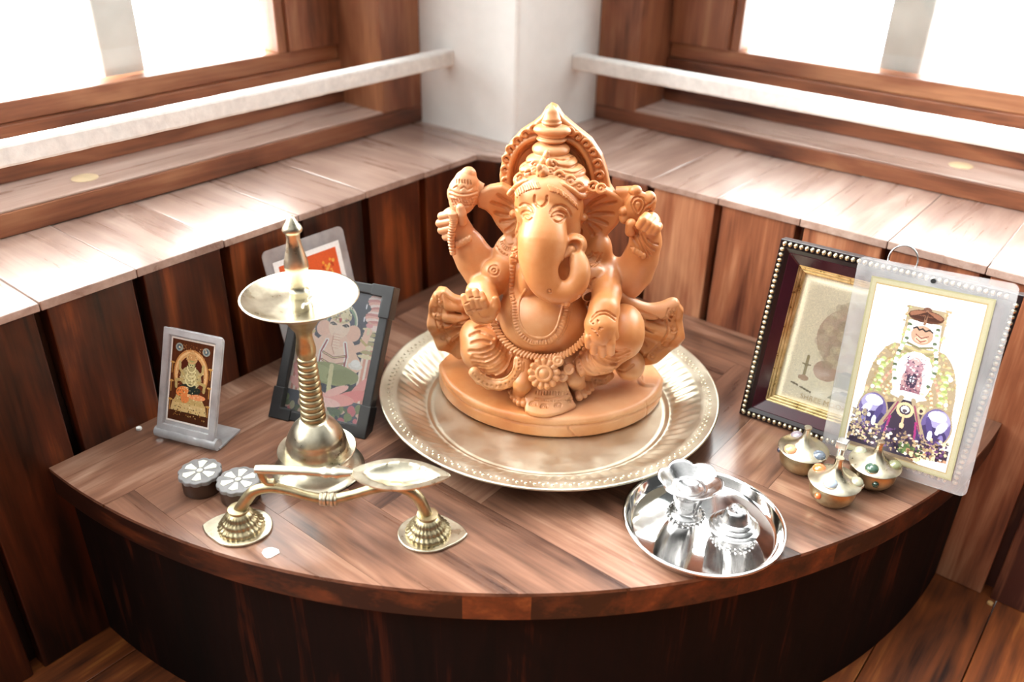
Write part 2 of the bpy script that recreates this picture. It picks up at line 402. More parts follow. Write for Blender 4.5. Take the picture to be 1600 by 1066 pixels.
for k in range(-16, 22):
    for m_ in range(-5, 6):
        ox, oy = k*W_+m_*L_-0.03, k*W_-m_*L_-0.28+0.013
        for (x0, x1, y0, y1, ax) in ((ox, ox+L_, oy, oy+W_, 0), (ox, ox+W_, oy+W_, oy+W_+L_, 1)):
            e = 0.00012; pl = clip_poly([(x0+e, y0+e), (x1-e, y0+e), (x1-e, y1-e), (x0+e, y1-e)], C)
            if len(pl) >= 3:
                ar = 0.5*abs(sum(pl[i][0]*pl[(i+1) % len(pl)][1]-pl[(i+1) % len(pl)][0]*pl[i][1] for i in range(len(pl))))
                if ar > 2e-6: w.prism([(p[0], p[1]) for p in pl], -FZ-0.003, -FZ, ax, rr.uniform(-0.10, 0.17))
w.build('parquet_top', M['parquet'], shelf)
# edge band below the veneer, in a few long pieces
w = WB(); tones = [-0.25, -0.22, 0.0, -0.15, -0.2, 0.12, -0.28, -0.3, -0.3]; cuts = [0, 14, 27, 36, 45, 52, 57, 66, 80, NA]
for i in range(len(cuts)-1):
    seg = [arc[k] for k in range(cuts[i], cuts[i+1]+1)]
    inner = [(p[0]*0.955, p[1]*0.955) for p in seg]
    pts = seg[::-1]+inner
    pts = [(max(p[0], 0.0003), min(p[1], -0.0003)) for p in pts]
    w.prism(pts[::-1], -FZ-0.024, -FZ-0.0032, 0, tones[i])
w.build('edge_band', M['front'] if False else wood('edge_band_wood', '230d06', '6b3316', 'a8622f', 0.4), shelf)
# curved front panel
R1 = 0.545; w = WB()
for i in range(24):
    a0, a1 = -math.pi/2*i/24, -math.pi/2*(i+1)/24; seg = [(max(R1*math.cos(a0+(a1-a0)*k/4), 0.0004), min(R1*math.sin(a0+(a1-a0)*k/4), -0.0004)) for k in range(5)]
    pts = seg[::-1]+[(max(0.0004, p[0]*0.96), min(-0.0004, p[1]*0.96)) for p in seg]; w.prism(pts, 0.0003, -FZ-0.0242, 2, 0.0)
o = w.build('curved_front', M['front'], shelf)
off = np.array([[p[0], 0, 0] for p in w.v]);
g = np.array([(p[2], math.atan2(p[1], p[0])*R1, 0.0) for p in w.v], dtype=np.float32); o.data.attributes['gr'].data.foreach_set('vector', g.ravel())
# ================================================================ CLAY STATUE
# local frame of the statue in millimetres: x to its viewer's right, y backwards, z up
ST_TH = math.radians(31.0); ST_O = np.array([0.222, -0.206, 0.0])
EX = np.array([math.cos(ST_TH), math.sin(ST_TH), 0]); EY = np.array([-math.sin(ST_TH), math.cos(ST_TH), 0]); EZ = np.array([0, 0, 1.0])
PM = 1.87     # photo pixels per millimetre at the statue
def loc_(q): q = np.asarray(q)-ST_O; return np.array([q@EX, q@EY, q[2]])*1000
CAML = loc_(CAM)
def S(u, v, y): return loc_(on_plane(u, v, ST_O+EY*y/1000, EY))
def G(u, v, z): return loc_(on(u, v, 2, z/1000))
def rayl(u, v):
    d = ray(u, v); d = np.array([d@EX, d@EY, d[2]]); return d/np.linalg.norm(d)

class Field:
    def __init__(s, lo, hi, h):
        s.lo = np.array(lo, float); s.h = h; s.n = (np.ceil((np.array(hi)-lo)/h)+1).astype(int); s.f = np.full(s.n, 40.0, np.float32)
    def sub(s, lo, hi, m):
        a = np.maximum(np.floor((np.array(lo)-m-s.lo)/s.h).astype(int), 0); b = np.minimum(np.ceil((np.array(hi)+m-s.lo)/s.h).astype(int)+1, s.n)
        if (b <= a).any(): return None
        g = [s.lo[i]+s.h*np.arange(a[i], b[i], dtype=np.float32) for i in range(3)]
        return (slice(a[0], b[0]), slice(a[1], b[1]), slice(a[2], b[2])), g[0][:, None, None], g[1][None, :, None], g[2][None, None, :]
    def comb(s, sl, d, k, cut):
        F = s.f[sl]; d = d.astype(np.float32)
        if cut: # smooth max(F, -d)
            e = -d; h = np.clip(0.5+0.5*(F-e)/k, 0, 1); s.f[sl] = e*(1-h)+F*h+k*h*(1-h)
        else:
            h = np.clip(0.5+0.5*(d-F)/k, 0, 1); s.f[sl] = d*(1-h)+F*h-k*h*(1-h)
    def ell(s, c, r, k=2.0, cut=False, rot=0.0, tilt=0.0):
        c = np.array(c, float); r = np.array(r, float); R = max(r); m = k+3*s.h
        q = s.sub(c-R, c+R, m)
        if q is None: return
        sl, X, Y, Z = q; X = X-c[0]; Y = Y-c[1]; Z = Z-c[2]
        if rot: cr, sr = math.cos(rot), math.sin(rot); X, Z = X*cr+Z*sr, -X*sr+Z*cr
        if tilt: cr, sr = math.cos(tilt), math.sin(tilt); Y, Z = Y*cr+Z*sr, -Y*sr+Z*cr
        k0 = np.sqrt((X/r[0])**2+(Y/r[1])**2+(Z/r[2])**2); k1 = np.sqrt((X/r[0]**2)**2+(Y/r[1]**2)**2+(Z/r[2]**2)**2)+1e-6
        s.comb(sl, k0*(k0-1)/k1, k, cut)
    def cap(s, a, b, ra, rb, k=1.0, cut=False):
        a = np.array(a, float); b = np.array(b, float); rm = max(ra, rb)
        q = s.sub(np.minimum(a, b)-rm, np.maximum(a, b)+rm, k+3*s.h)
        if q is None: return
        sl, X, Y, Z = q; d = b-a; L2 = max(d@d, 1e-9)
        t = np.clip(((X-a[0])*d[0]+(Y-a[1])*d[1]+(Z-a[2])*d[2])/L2, 0, 1)
        D = np.sqrt((X-a[0]-t*d[0])**2+(Y-a[1]-t*d[1])**2+(Z-a[2]-t*d[2])**2)-(ra+(rb-ra)*t)
        s.comb(sl, D, k, cut)
    def chain(s, P, k=2.0, inner=0.6, cut=False, sm=0):
        """P: list of (point, radius)"""
        if sm:
            Q = spline([tuple(p)+(0,) if False else p for p, r in P], sm); R = []
            for i in range(len(P)-1): R += [P[i][1]+(P[i+1][1]-P[i][1])*j/sm for j in range(sm)]
            R.append(P[-1][1]); P = [(np.array(q), r) for q, r in zip(Q, R)]
        for (a, ra), (b, rb) in zip(P[:-1], P[1:]): s.cap(a, b, ra, rb, k, cut)
    def poly(s, P, y0, y1, rnd=2.0, k=2.0, cut=False, yfn=None):
        """rounded slab: outline P (x,z) between depths y0..y1"""
        P = np.array(P, float); lo = [P[:, 0].min(), y0-6, P[:, 1].min()]; hi = [P[:, 0].max(), y1+6, P[:, 1].max()]
        q = s.sub(lo, hi, k+rnd+3*s.h)
        if q is None: return
        sl, X, Y, Z = q; X2, Z2 = X[:, 0, :], Z[0, 0, :][None, :]; X2 = np.broadcast_to(X2, (X.shape[0], Z.shape[2])); Z2 = np.broadcast_to(Z2, X2.shape)
        d = np.full(X2.shape, 1e9); sg = np.ones(X2.shape); n = len(P)
        for i in range(n):
            a = P[i]; b = P[i-1]; ex, ez = b[0]-a[0], b[1]-a[1]; wx, wz = X2-a[0], Z2-a[1]
            t = np.clip((wx*ex+wz*ez)/(ex*ex+ez*ez+1e-9), 0, 1); d = np.minimum(d, (wx-ex*t)**2+(wz-ez*t)**2)
            c1 = Z2 >= a[1]; c2 = Z2 < b[1]; c3 = ex*wz > ez*wx; allc = (c1 & c2 & c3) | (~c1 & ~c2 & ~c3); sg = np.where(allc, -sg, sg)
        d2 = sg*np.sqrt(d)+rnd; yc = (y0+y1)/2; hy = (y1-y0)/2-rnd
        YY = Y-yc
        if yfn is not None: YY = YY-yfn(X2, Z2)[:, None, :]
        dy = np.abs(YY)-hy; dx = d2[:, None, :]
        D = np.minimum(np.maximum(dx, dy), 0)+np.sqrt(np.maximum(dx, 0)**2+np.maximum(dy, 0)**2)-rnd
        s.comb(sl, D, k, cut)
    def hit(s, u, v, push=0.0):
        """where the line of sight through a pixel of the photo meets this clay surface"""
        d = rayl(u, v); t = np.arange(480, 900, 0.3); P = CAML+t[:, None]*d; I = np.round((P-s.lo)/s.h).astype(int)
        ok = ((I >= 0) & (I < s.n)).all(1); I = np.clip(I, 0, s.n-1); val = np.where(ok, s.f[I[:, 0], I[:, 1], I[:, 2]], 9.0)
        w_ = np.where(val <= 0)[0]
        if len(w_) == 0: return None
        return P[w_[0]]+d*push
    def hits(s, pts, push=0.0, fallback=-40):
        out = []
        for (u, v) in pts:
            p = s.hit(u, v, push); out.append(p if p is not None else S(u, v, fallback if not out else out[-1][1]))
        return out
    def groove(s, pts, r=0.7, k=0.8, sm=4, depth=0.0):
        r = r*1.3; k = k*0.7; depth = depth+0.25
        if sm: pts = [tuple(p)[:2] for p in spline([(a, b, 0) for a, b in pts], sm)]
        P = [p for p in s.hits(pts, depth)]
        for a, b in zip(P[:-1], P[1:]):
            if np.linalg.norm(a-b) < 14: s.cap(a, b, r, r, k, True)
    def ridge(s, pts, r=1.2, k=1.0, sm=4, push=0.0):
        if sm: pts = [tuple(p)[:2] for p in spline([(a, b, 0) for a, b in pts], sm)]
        P = s.hits(pts, push)
        for a, b in zip(P[:-1], P[1:]):
            if np.linalg.norm(a-b) < 14: s.cap(a, b, r, r, k)
    def mesh(s, name):
        f = s.f; sg = f < 0
        c = sg[:-1, :-1, :-1].astype(np.uint8)
        tot = np.zeros(c.shape, np.uint8)
        for i in (0, 1):
            for j in (0, 1):
                for k in (0, 1): tot += sg[i:i+c.shape[0], j:j+c.shape[1], k:k+c.shape[2]]
        act = (tot > 0) & (tot < 8); idx = np.argwhere(act); vid = np.full(c.shape, -1, np.int32); vid[act] = np.arange(len(idx))
        acc = np.zeros((len(idx), 3)); cnt = np.zeros(len(idx)); I = idx
        def val(o): return f[I[:, 0]+o[0], I[:, 1]+o[1], I[:, 2]+o[2]]
        cor = [(i, j, k) for i in (0, 1) for j in (0, 1) for k in (0, 1)]
        for a in cor:
            for ax in range(3):
                if a[ax] == 0:
                    b = list(a); b[ax] = 1; va = val(a); vb = val(b); m_ = (va < 0) != (vb < 0)
                    t = np.where(m_, va/(va-vb+1e-12), 0); p = np.array(a, float)[None, :].repeat(len(I), 0); p[:, ax] += t
                    acc += np.where(m_[:, None], p, 0); cnt += m_
        V = (acc/cnt[:, None]+I)*s.h+s.lo
        quads = []
        for ax in range(3):
            b, c2 = (ax+1) % 3, (ax+2) % 3
            A = np.take(sg, range(0, s.n[ax]-1), ax); B = np.take(sg, range(1, s.n[ax]), ax)
            e = np.argwhere(A != B); e = e[(e[:, b] > 0) & (e[:, c2] > 0) & (e[:, b] < s.n[b]-1) & (e[:, c2] < s.n[c2]-1)]
            fl = A[e[:, 0], e[:, 1], e[:, 2]]
            def cell(db, dc): q = e.copy(); q[:, b] += db; q[:, c2] += dc; return vid[q[:, 0], q[:, 1], q[:, 2]]
            q = np.stack([cell(-1, -1), cell(0, -1), cell(0, 0), cell(-1, 0)], 1); q[~fl] = q[~fl][:, ::-1]; quads.append(q)
        Q = np.concatenate(quads); Q = Q[(Q >= 0).all(1)]
        me = bpy.data.meshes.new(name); me.vertices.add(len(V)); me.vertices.foreach_set('co', (V/1000).astype(np.float32).ravel())
        me.loops.add(len(Q)*4); me.loops.foreach_set('vertex_index', Q.ravel().astype(np.int32)); me.polygons.add(len(Q))
        me.polygons.foreach_set('loop_start', np.arange(0, len(Q)*4, 4, dtype=np.int32)); me.update(calc_edges=True); me.validate()
        return me

m = MT('terracotta'); tcx = m.N('ShaderNodeTexCoord').outputs['Object']
n1 = m.N('ShaderNodeTexNoise', {'Vector': tcx, 'Scale': 22.0, 'Detail': 5.0, 'Roughness': 0.6}); n2 = m.N('ShaderNodeTexNoise', {'Vector': tcx, 'Scale': 420.0, 'Detail': 3.0})
n3 = m.N('ShaderNodeTexNoise', {'Vector': tcx, 'Scale': 9.0, 'Detail': 2.0})
clay = m.ramp(n1.outputs[0], [(0.3, srgb('b96f3c')), (0.5, srgb('c8834d')), (0.72, srgb('d39a6b'))])
pale = m.N('ShaderNodeMapRange', {0: n3.outputs[0], 1: 0.52, 2: 0.72, 3: 0.0, 4: 0.45}).outputs[0]
mixn = m.N('ShaderNodeMix', data_type='RGBA'); m.L(pale, mixn.inputs[0]); m.L(clay, mixn.inputs[6]); mixn.inputs[7].default_value = srgb('e2b494')
m.set(Base_Color=mixn.outputs[2], Roughness=0.38, Specular_IOR_Level=0.5)
m.bump(n2.outputs[0], 0.12, 0.0004); M['clay'] = m.m
PXR = lambda r: r/PM

statue = thing('elephant_god_statue', 'terracotta statue of a seated four-armed elephant-headed god on the round brass plate', 'statue', tuple(ST_O+np.array([0, 0, 0.004])), ST_TH)
def part(name, F, label=None, mat='clay'):
    me = F.mesh(name); o = obj(name, me, M[mat], statue, auto=0, label=label); o.location = (0, 0, -0.004); return o

# ---- oval base
BB = Field((-108, -96, 0), (108, 62, 34), 0.9)
pts = []
for k in range(64):
    a = 2*math.pi*k/64; x, y = 101*math.cos(a), 88*math.sin(a); pts.append((x, min(y, 48)))
q = BB.sub([-103, -90, 0], [103, 50, 30], 4); sl, X, Y, Z = q
dd = (np.sqrt((X/101)**2+(Y/88)**2)-1)*90; dd = np.maximum(np.maximum(dd, Y-34), np.sqrt((X-1.5)**2+(Y+32.4)**2)-102.0); dz = np.maximum(4.2+3-Z, Z-(23.5-4)); dxy = dd+4+0*Z; dz = dz+0*X+0*Y
BB.f[sl] = (np.minimum(np.maximum(dxy, dz), 0)+np.sqrt(np.maximum(dxy, 0)**2+np.maximum(dz, 0)**2)-3.6).astype(np.float32)
BB.groove([(691, 590), (700, 606), (730, 633), (780, 653), (832, 664), (885, 666), (935, 661), (985, 648), (1020, 632), (1034, 618)], 0.8, 0.8)
BB.groove([(888, 668), (893, 675), (899, 681), (902, 686)], 0.6, 0.5)
BB.groove([(1009, 628), (1011, 640), (1008, 652)], 0.5, 0.5)
BB.ridge([(1000, 588), (1000, 597), (1008, 603), (1020, 603)], 1.6, 2)
part('base', BB)

# ---- body: torso, head, trunk, ears, arms, legs in one surface
B = Field((-98, -98, 18), (96, 30, 232), 0.55)
ct = lambda L, **k: B.chain([(S(u, v, y), PXR(r)) for u, v, y, r in L], **k)
el = lambda u, v, y, rx, ry, rz, **k: B.ell(S(u, v, y), (PXR(rx), ry, PXR(rz)), **k)
el(848, 500, -30, 73, 34, 60, k=4)                       # belly
el(851, 425, -14, 86, 22, 50, k=10)                       # chest
el(850, 545, -20, 110, 34, 45, k=8)                      # seat
el(795, 396, -10, 20, 13, 32, k=14); el(936, 394, -10, 20, 13, 32, k=14)
el(852, 380, -14, 45, 20, 40, k=6)
el(776, 424, -30, 22, 11, 20, k=5); el(925, 432, -30, 22, 11, 20, k=5)
# raised arms
ct([(720, 360, -16, 17), (721, 368, -16, 20), (731, 386, -15, 25.5), (742, 406, -14, 28), (757, 426, -13, 30), (790, 425, -12, 28)], k=5)
ct([(1006, 362, -16, 20), (1008, 382, -16, 22), (1001, 404, -15, 25), (991, 425, -14, 27), (977, 440, -13, 27), (945, 425, -12, 28)], k=5)
# head
el(856, 322, -26, 49, 23, 50, k=5); el(826, 362, -28, 20, 14, 22, k=5); el(884, 358, -28, 22, 14, 24, k=5)
el(852, 300, -24, 42, 20, 26, k=5)
TRK = [(851, 326, -37, 22), (850, 350, -45, 28.5), (848, 376, -52, 34), (845, 403, -57, 30.5), (848, 428, -61, 25), (857, 446, -63, 21), (870, 455, -64, 18.5), (886, 454, -63, 18), (899, 444, -61, 17), (905, 429, -59, 15.5), (905, 414, -56, 14), (902, 402, -53, 11)]
sp = spline([(u, v, y) for u, v, y, r in TRK], 4); rr_ = np.interp(np.arange(len(sp))/4, range(len(TRK)), [t[3] for t in TRK])
ct([(p[0], p[1], p[2], r) for p, r in zip(sp[:22], rr_[:22])], k=2.5); ct([(p[0], p[1], p[2], r) for p, r in zip(sp[21:], rr_[21:])], k=1.0)
el(826, 436, -34, 16, 14, 28, k=4)
for yy in range(-80, -34, 4): el(881, 423, yy, 8.5, 4.5, 16, k=1.0, cut=True)
# mouth cup and tusk stumps
el(899, 383, -46, 17, 9, 17, k=2); el(898, 386, -55, 10.5, 7, 9.5, k=1, cut=True)
B.cap(S(893, 391, -52), S(883, 401, -57), PXR(6.5), PXR(2.5), 1.0); B.cap(S(806, 392, -44), S(807, 402, -46), PXR(7), PXR(9), 1.0)
# ears
LE = [(745, 308), (752, 296), (765, 290), (785, 286), (806, 296), (818, 322), (820, 350), (817, 372), (808, 384), (797, 377), (788, 363), (776, 349), (768, 335), (760, 327), (748, 322)]
RE = [(900, 302), (922, 296), (945, 292), (965, 302), (978, 312), (974, 330), (966, 348), (951, 364), (936, 374), (918, 381), (902, 378), (893, 362), (898, 338)]
xz = lambda L, y: [(p[0], p[2]) for p in (S(u, v, y) for u, v in L)]
B.poly(xz(LE, -8), -13, -2, 3.0, k=3, yfn=lambda X_, Z_: np.minimum(0, 0)*X_-0.10*(X_+50)*(X_ > -50)); B.poly(xz(RE, -8), -13, -2, 3.0, k=3)
el(784, 336, -22, 27, 13, 33, k=2.5, cut=True, rot=0.3); el(936, 336, -22, 32, 13, 33, k=2.5, cut=True, rot=-0.3)
el(815, 335, -20, 9, 8, 30, k=3); el(903, 335, -20, 8, 8, 30, k=3)
for L in ([(806, 334), (790, 324), (768, 316)], [(806, 338), (788, 336), (774, 332)], [(806, 342), (796, 345), (783, 346)], [(807, 346), (799, 356), (791, 361)], [(808, 328), (795, 316), (778, 304)], [(811, 350), (808, 362), (803, 370)]): B.groove(L, 1.0, 1.5)
for L in ([(912, 334), (935, 322), (962, 316)], [(914, 338), (935, 333), (958, 334)], [(914, 341), (932, 343), (948, 350)], [(911, 345), (920, 356), (927, 368)], [(908, 346), (908, 358), (906, 370)], [(913, 330), (927, 315), (945, 306)], [(912, 344), (925, 350), (938, 360)]): B.groove(L, 1.0, 1.4)
el(911, 340, -20, 7, 5, 6, k=1.5); el(802, 334, -20, 6, 4, 6, k=1.5)
# forehead mark, eyes, small mark on the trunk
B.groove([(836, 306), (836, 316), (842, 323), (849, 322), (854, 316), (855, 307)], 0.75, 0.6)
el(872, 339, -42, 12, 5, 8, k=2); el(824, 337, -39, 9, 5, 8, k=2)
for L in ([(859, 334), (863, 326), (871, 321), (881, 322), (889, 329), (892, 337)], [(861, 338), (867, 333), (876, 331), (884, 335)], [(862, 339), (866, 345), (873, 348), (880, 345), (885, 337)], [(865, 339), (872, 337), (879, 339)]): B.groove(L, 0.75, 0.6)
for L in ([(812, 322), (817, 319), (825, 320), (832, 326), (834, 334)], [(814, 335), (819, 331), (826, 331), (831, 336)], [(815, 337), (820, 343), (826, 345), (831, 341)], [(817, 337), (823, 336), (828, 339)]): B.groove(L, 0.7, 0.6)
B.groove([(859+3*math.cos(a), 455+3*math.sin(a)) for a in np.linspace(0, 6.28, 9)], 0.4, 0.4, sm=0)
for q in range(7): v = 350+q*7.5; 
# armlets, breast ornaments
for cu, cv, rr_ in ((772, 423, 8), (931, 443, 8)):
    B.groove([(cu+rr_*math.cos(a), cv+rr_*math.sin(a)) for a in np.linspace(0, 6.3, 12)], 0.6, 0.5, sm=0); B.groove([(cu+3*math.cos(a), cv+3*math.sin(a)) for a in np.linspace(0, 6.3, 8)], 0.5, 0.5, sm=0)
for sgn, cu, cv in ((-1, 797, 374), (1, 917, 392)):
    for r_ in (9, 20, 27):
        B.groove([(cu+sgn*r_*0.9*math.cos(a), cv+r_*math.sin(a)) for a in np.linspace(0.15, 2.2 if sgn < 0 else 1.35, 9)], 0.55, 0.5, sm=0)
    for a in np.linspace(0.3, 2.1 if sgn < 0 else 1.3, 9):
        B.groove([(cu+sgn*12*math.cos(a), cv+13*math.sin(a)), (cu+sgn*16*math.cos(a), cv+17*math.sin(a))], 0.5, 0.4, sm=0)
        B.groove([(cu+sgn*22*math.cos(a), cv+24*math.sin(a)), (cu+sgn*23*math.cos(a), cv+25*math.sin(a))], 0.5, 0.4, sm=0)
B.groove([(757, 437), (775, 443), (797, 450)], 0.7, 0.8); B.groove([(905, 462), (930, 452), (957, 438)], 0.7, 0.8); B.groove([(915, 470), (940, 455), (960, 445)], 0.7, 0.8)
# raised left hand gripping, raised right hand
el(709, 350, -18, 23, 10, 27, k=4)
for (a, b, c, d) in ((690, 338, 706, 334), (687, 349, 704, 346), (690, 360, 704, 357), (697, 370, 706, 368)): B.cap(S(a, b, -24), S(c, d, -29), PXR(6.5), PXR(5.5), 0.6)
B.chain([(S(722, 345, -26), PXR(8)), (S(721, 334, -29), PXR(7.5)), (S(719, 325, -29), PXR(6.5))], k=0.8)
for q in range(5): B.ell(S(714+q*5, 383-q*2.5, -30), (2.2, 2.4, 3.2), k=0.6)
el(1009, 372, -18, 22, 11, 26, k=4); el(1016, 352, -20, 16, 10, 20, k=3)
for (a, b, c, d) in ((999, 352, 1010, 338), (1007, 357, 1018, 342), (1014, 362, 1024, 348), (1022, 362, 1029, 354)): B.chain([(S(c, d, -26), PXR(6.5)), (S((a+c)/2, (b+d)/2-1, -32), PXR(6.5)), (S(a, b, -32), PXR(6))], k=0.6)
B.chain([(S(985, 362, -26), PXR(8)), (S(986, 350, -27), PXR(8))], k=1)
for L in ([(990, 355), (1000, 375), (1012, 402)], [(996, 362), (1003, 378), (1018, 400)], [(1003, 366), (1012, 382), (1024, 392)], [(988, 372), (998, 385), (1006, 400)], [(1012, 372), (1020, 380), (1028, 382)], [(986, 386), (996, 392), (1006, 398)]): B.groove(L, 0.6, 0.5)
for q in range(4): B.ell(S(990+q*5, 391+q*3, -33), (2.0, 2.2, 2.8), k=0.6)
# legs under the trousers
el(757, 545, -38, 38, 24, 37, k=4); el(776, 566, -48, 30, 18, 30, k=5); el(748, 522, -28, 30, 20, 24, k=5)
el(973, 515, -42, 33, 24, 38, k=4); B.chain([(S(968, 530, -46), PXR(34)), (S(940, 556, -50), PXR(27)), (S(925, 565, -52), PXR(22))], k=5); el(984, 570, -26, 24, 18, 22, k=2)
for L in ([(735, 524), (750, 519), (770, 528)], [(733, 549), (750, 549), (770, 541)], [(737, 561), (757, 563), (777, 552), (785, 535)], [(743, 573), (764, 575), (784, 562), (792, 545)], [(752, 584), (772, 585), (790, 572), (797, 555)], [(737, 536), (752, 533), (765, 535)], [(738, 578), (748, 587), (770, 592), (790, 585)], [(745, 512), (757, 510), (772, 517)], [(740, 555), (755, 556), (774, 547), (781, 532)], [(740, 568), (762, 570), (782, 556), (790, 538)], [(747, 579), (768, 580), (788, 566), (796, 545)], [(760, 589), (780, 588), (795, 578), (802, 562)]): B.groove(L, 1.05, 2.0, depth=-0.2)
for L in ([(919, 548), (922, 562), (934, 577), (958, 580)], [(924, 546), (930, 558), (944, 568), (964, 570)], [(938, 552), (950, 561), (966, 562), (984, 553)], [(958, 548), (967, 550), (978, 546)], [(912, 558), (916, 572), (930, 584), (946, 586)], [(916, 552), (919, 567), (932, 581), (952, 584)], [(930, 549), (942, 563), (962, 568), (980, 560)], [(950, 550), (962, 556), (984, 548)]): B.groove(L, 1.0, 1.8, depth=-0.2)
B.groove([(960, 575), (975, 580), (990, 570)], 0.7, 0.8)
# shins and feet
B.chain([(S(824, 560, -58), PXR(13)), (S(820, 585, -64), PXR(13)), (S(816, 600, -69), PXR(14)), (G(813, 615, 30), PXR(12))], k=3)
B.cap(G(804, 612, 28), G(817, 618, 28.5), PXR(8), PXR(9), 3)
for (a, b, r_) in ((819, 631, 6), (811, 630, 5), (805, 626, 4.6), (800.5, 620, 4.2), (797.5, 613, 3.8)): B.cap(G(a, b, 28.2), G(a+2, b-12, 29.5), PXR(r_), PXR(r_), 0.5)
B.chain([(S(890, 572, -50), PXR(13)), (S(897, 590, -56), PXR(15)), (G(904, 604, 31), PXR(12))], k=3)
B.cap(G(902, 606, 30), G(914, 601, 29.5), PXR(9), PXR(8), 3)
for (a, b, r_) in ((905, 621, 6), (913, 618, 5), (919.5, 613, 4.6), (925, 608, 4.2), (929, 602, 3.8)): B.cap(G(a, b, 29.2), G(a-2.5, b-11, 30.5), PXR(r_), PXR(r_), 0.5)
# lowered right arm resting on the knee
B.chain([(S(945, 432, -18), PXR(25)), (S(948, 458, -44), PXR(21.5)), (S(944, 484, -64), PXR(22)), (S(939, 508, -72), PXR(23.5)), (S(938, 520, -74), PXR(21))], k=2.5)
for (a, b, c, d) in ((922, 516, 920, 539), (930, 522, 928, 549), (941, 524, 941, 553), (953, 520, 954, 551)): B.chain([(S(a, b, -76), PXR(7.5)), (S((a+c)/2, (b+d)/2, -79), PXR(7.5)), (S(c, d, -77), PXR(6.2))], k=0.7)
B.chain([(S(957, 508, -74), PXR(7)), (S(961, 526, -74), PXR(6))], k=1)
for L in ([(925, 497), (933, 489), (948, 487), (962, 496)], [(924, 503), (934, 494), (948, 492), (961, 501)]): B.groove(L, 0.6, 0.6)
rg = random.Random(3)
for q in range(12):
    a, b = rg.uniform(921, 941), rg.uniform(499, 527); B.groove([(a, b), (a+1.5, b+1)], 0.45, 0.4, sm=0)
# lowered left arm with open palm
B.chain([(S(785, 430, -22), PXR(22)), (S(758, 450, -30), PXR(22)), (S(745, 455, -38), PXR(17))], k=4)
B.chain([(S(758, 452, -40), PXR(17)), (S(764, 478, -56), PXR(18))], k=4)
el(754, 487, -62, 22, 7.5, 21, k=2.5, rot=0.3)
for (a, b, c, d) in ((734, 486, 725, 464), (741, 480, 733, 456), (749, 476, 743, 456), (757, 476, 752, 461)): B.chain([(S(a, b, -66), PXR(6.8)), (S((a+c)/2, (b+d)/2, -67), PXR(6.6)), (S(c, d, -65), PXR(5.6))], k=0.5)
B.chain([(S(768, 494, -64), PXR(7)), (S(773, 480, -64), PXR(6.5)), (S(774, 468, -62), PXR(5.5))], k=1)
for L in ([(727, 475), (733, 472)], [(734, 466), (740, 464)], [(743, 466), (750, 465)], [(731, 486), (742, 482)], [(748, 490), (755, 496), (766, 495)], [(745, 484), (752, 483)], [(736, 497), (745, 503), (760, 505)]): B.groove(L, 0.45, 0.4)
body = part('body', B)

# ---- trouser hems
F = Field((-70, -95, 20), (0, 0, 80), 0.6)
def bandpts(pts, y): return [S(u, v, y) for u, v in pts]
HB = B.hits([(812, 562), (811, 575), (805, 588), (795, 597), (780, 602), (764, 600), (750, 592), (741, 582)], 1.0)
for a, b in zip(HB[:-1], HB[1:]): F.cap(a, b, 4.6, 4.6, 1.5)
for L in ([(805, 560), (803, 575), (797, 586), (785, 593), (768, 593), (752, 585)], [(818, 564), (817, 580), (811, 593), (798, 603), (782, 608), (764, 605), (748, 596)]): F.ridge(L, 1.0, 0.6)
for q in range(16):
    t = q/15; k = t*7; i = min(int(k), 6); a = HB[i]+(HB[i+1]-HB[i])*(k-i); F.ell(a+np.array([0.3, -4.4, 1.6]), (0.9, 0.9, 0.9), 0.4, True)
part('trouser_hem', F)
F = Field((10, -95, 20), (70, 0, 80), 0.6)
HB = B.hits([(905, 566), (909, 578), (918, 588), (930, 593), (944, 593), (952, 587)], 1.0)
for a, b in zip(HB[:-1], HB[1:]): F.cap(a, b, 4.2, 4.2, 1.5)
for L in ([(912, 562), (917, 575), (927, 583), (942, 585), (953, 580)], [(901, 572), (908, 587), (920, 597), (935, 601), (948, 598)]): F.ridge(L, 0.9, 0.6)
for q in range(13):
    t = q/12; k = t*5; i = min(int(k), 4); a = HB[i]+(HB[i+1]-HB[i])*(k-i); F.ell(a+np.array([0.3, -4.0, 1.5]), (0.9, 0.9, 0.9), 0.4, True)
part('trouser_hem', F)

# ---- apron spreading over the base between the feet
F = Field((-45, -98, 18), (60, -30, 80), 0.6)
HEM = spline([(824, 641, 0), (830, 644, 0), (840, 647, 0), (856, 648, 0), (874, 644, 0), (886, 639, 0), (896, 634, 0)], 6)
for (u, v, _) in HEM:
    e_ = G(u, v, 25.2); tu = 842+(u-866)*0.33; t0 = S(tu, 562, -54); mid = S(0.62*u+0.38*tu, 604+(v-640)*0.45, -64); low = S(0.9*u+0.1*tu, v-13, -71 if u < 900 else -60)
    F.chain([(t0, 4.2), (mid, 3.2), ((mid+e_)/2+np.array([0, -0.5, -1.0]), 2.4), (e_, 1.7)], k=2.0)
F.groove([(838, 622), (858, 623), (878, 619), (895, 611)], 0.5, 0.5)
for (u, v) in ((833, 632), (850, 636), (872, 634), (892, 627)):
    for r_ in (2.2, 5): F.groove([(u+r_*math.cos(a), v+r_*0.8*math.sin(a)) for a in np.linspace(2.6, 6.8 if r_ > 3 else 8.9, 9)], 0.45, 0.4, sm=0)
for q in range(14): F.groove([(838+q*4.4, 617-0.02*(q-5)**2*1.2), (838.6+q*4.4, 612-0.02*(q-5)**2)], 0.45, 0.4, sm=0)
for q in range(22): F.groove([(836+q*3, 626.5-0.02*(q-8)**2), (836.6+q*3, 627-0.02*(q-8)**2)], 0.4, 0.4, sm=0)
part('apron', F)

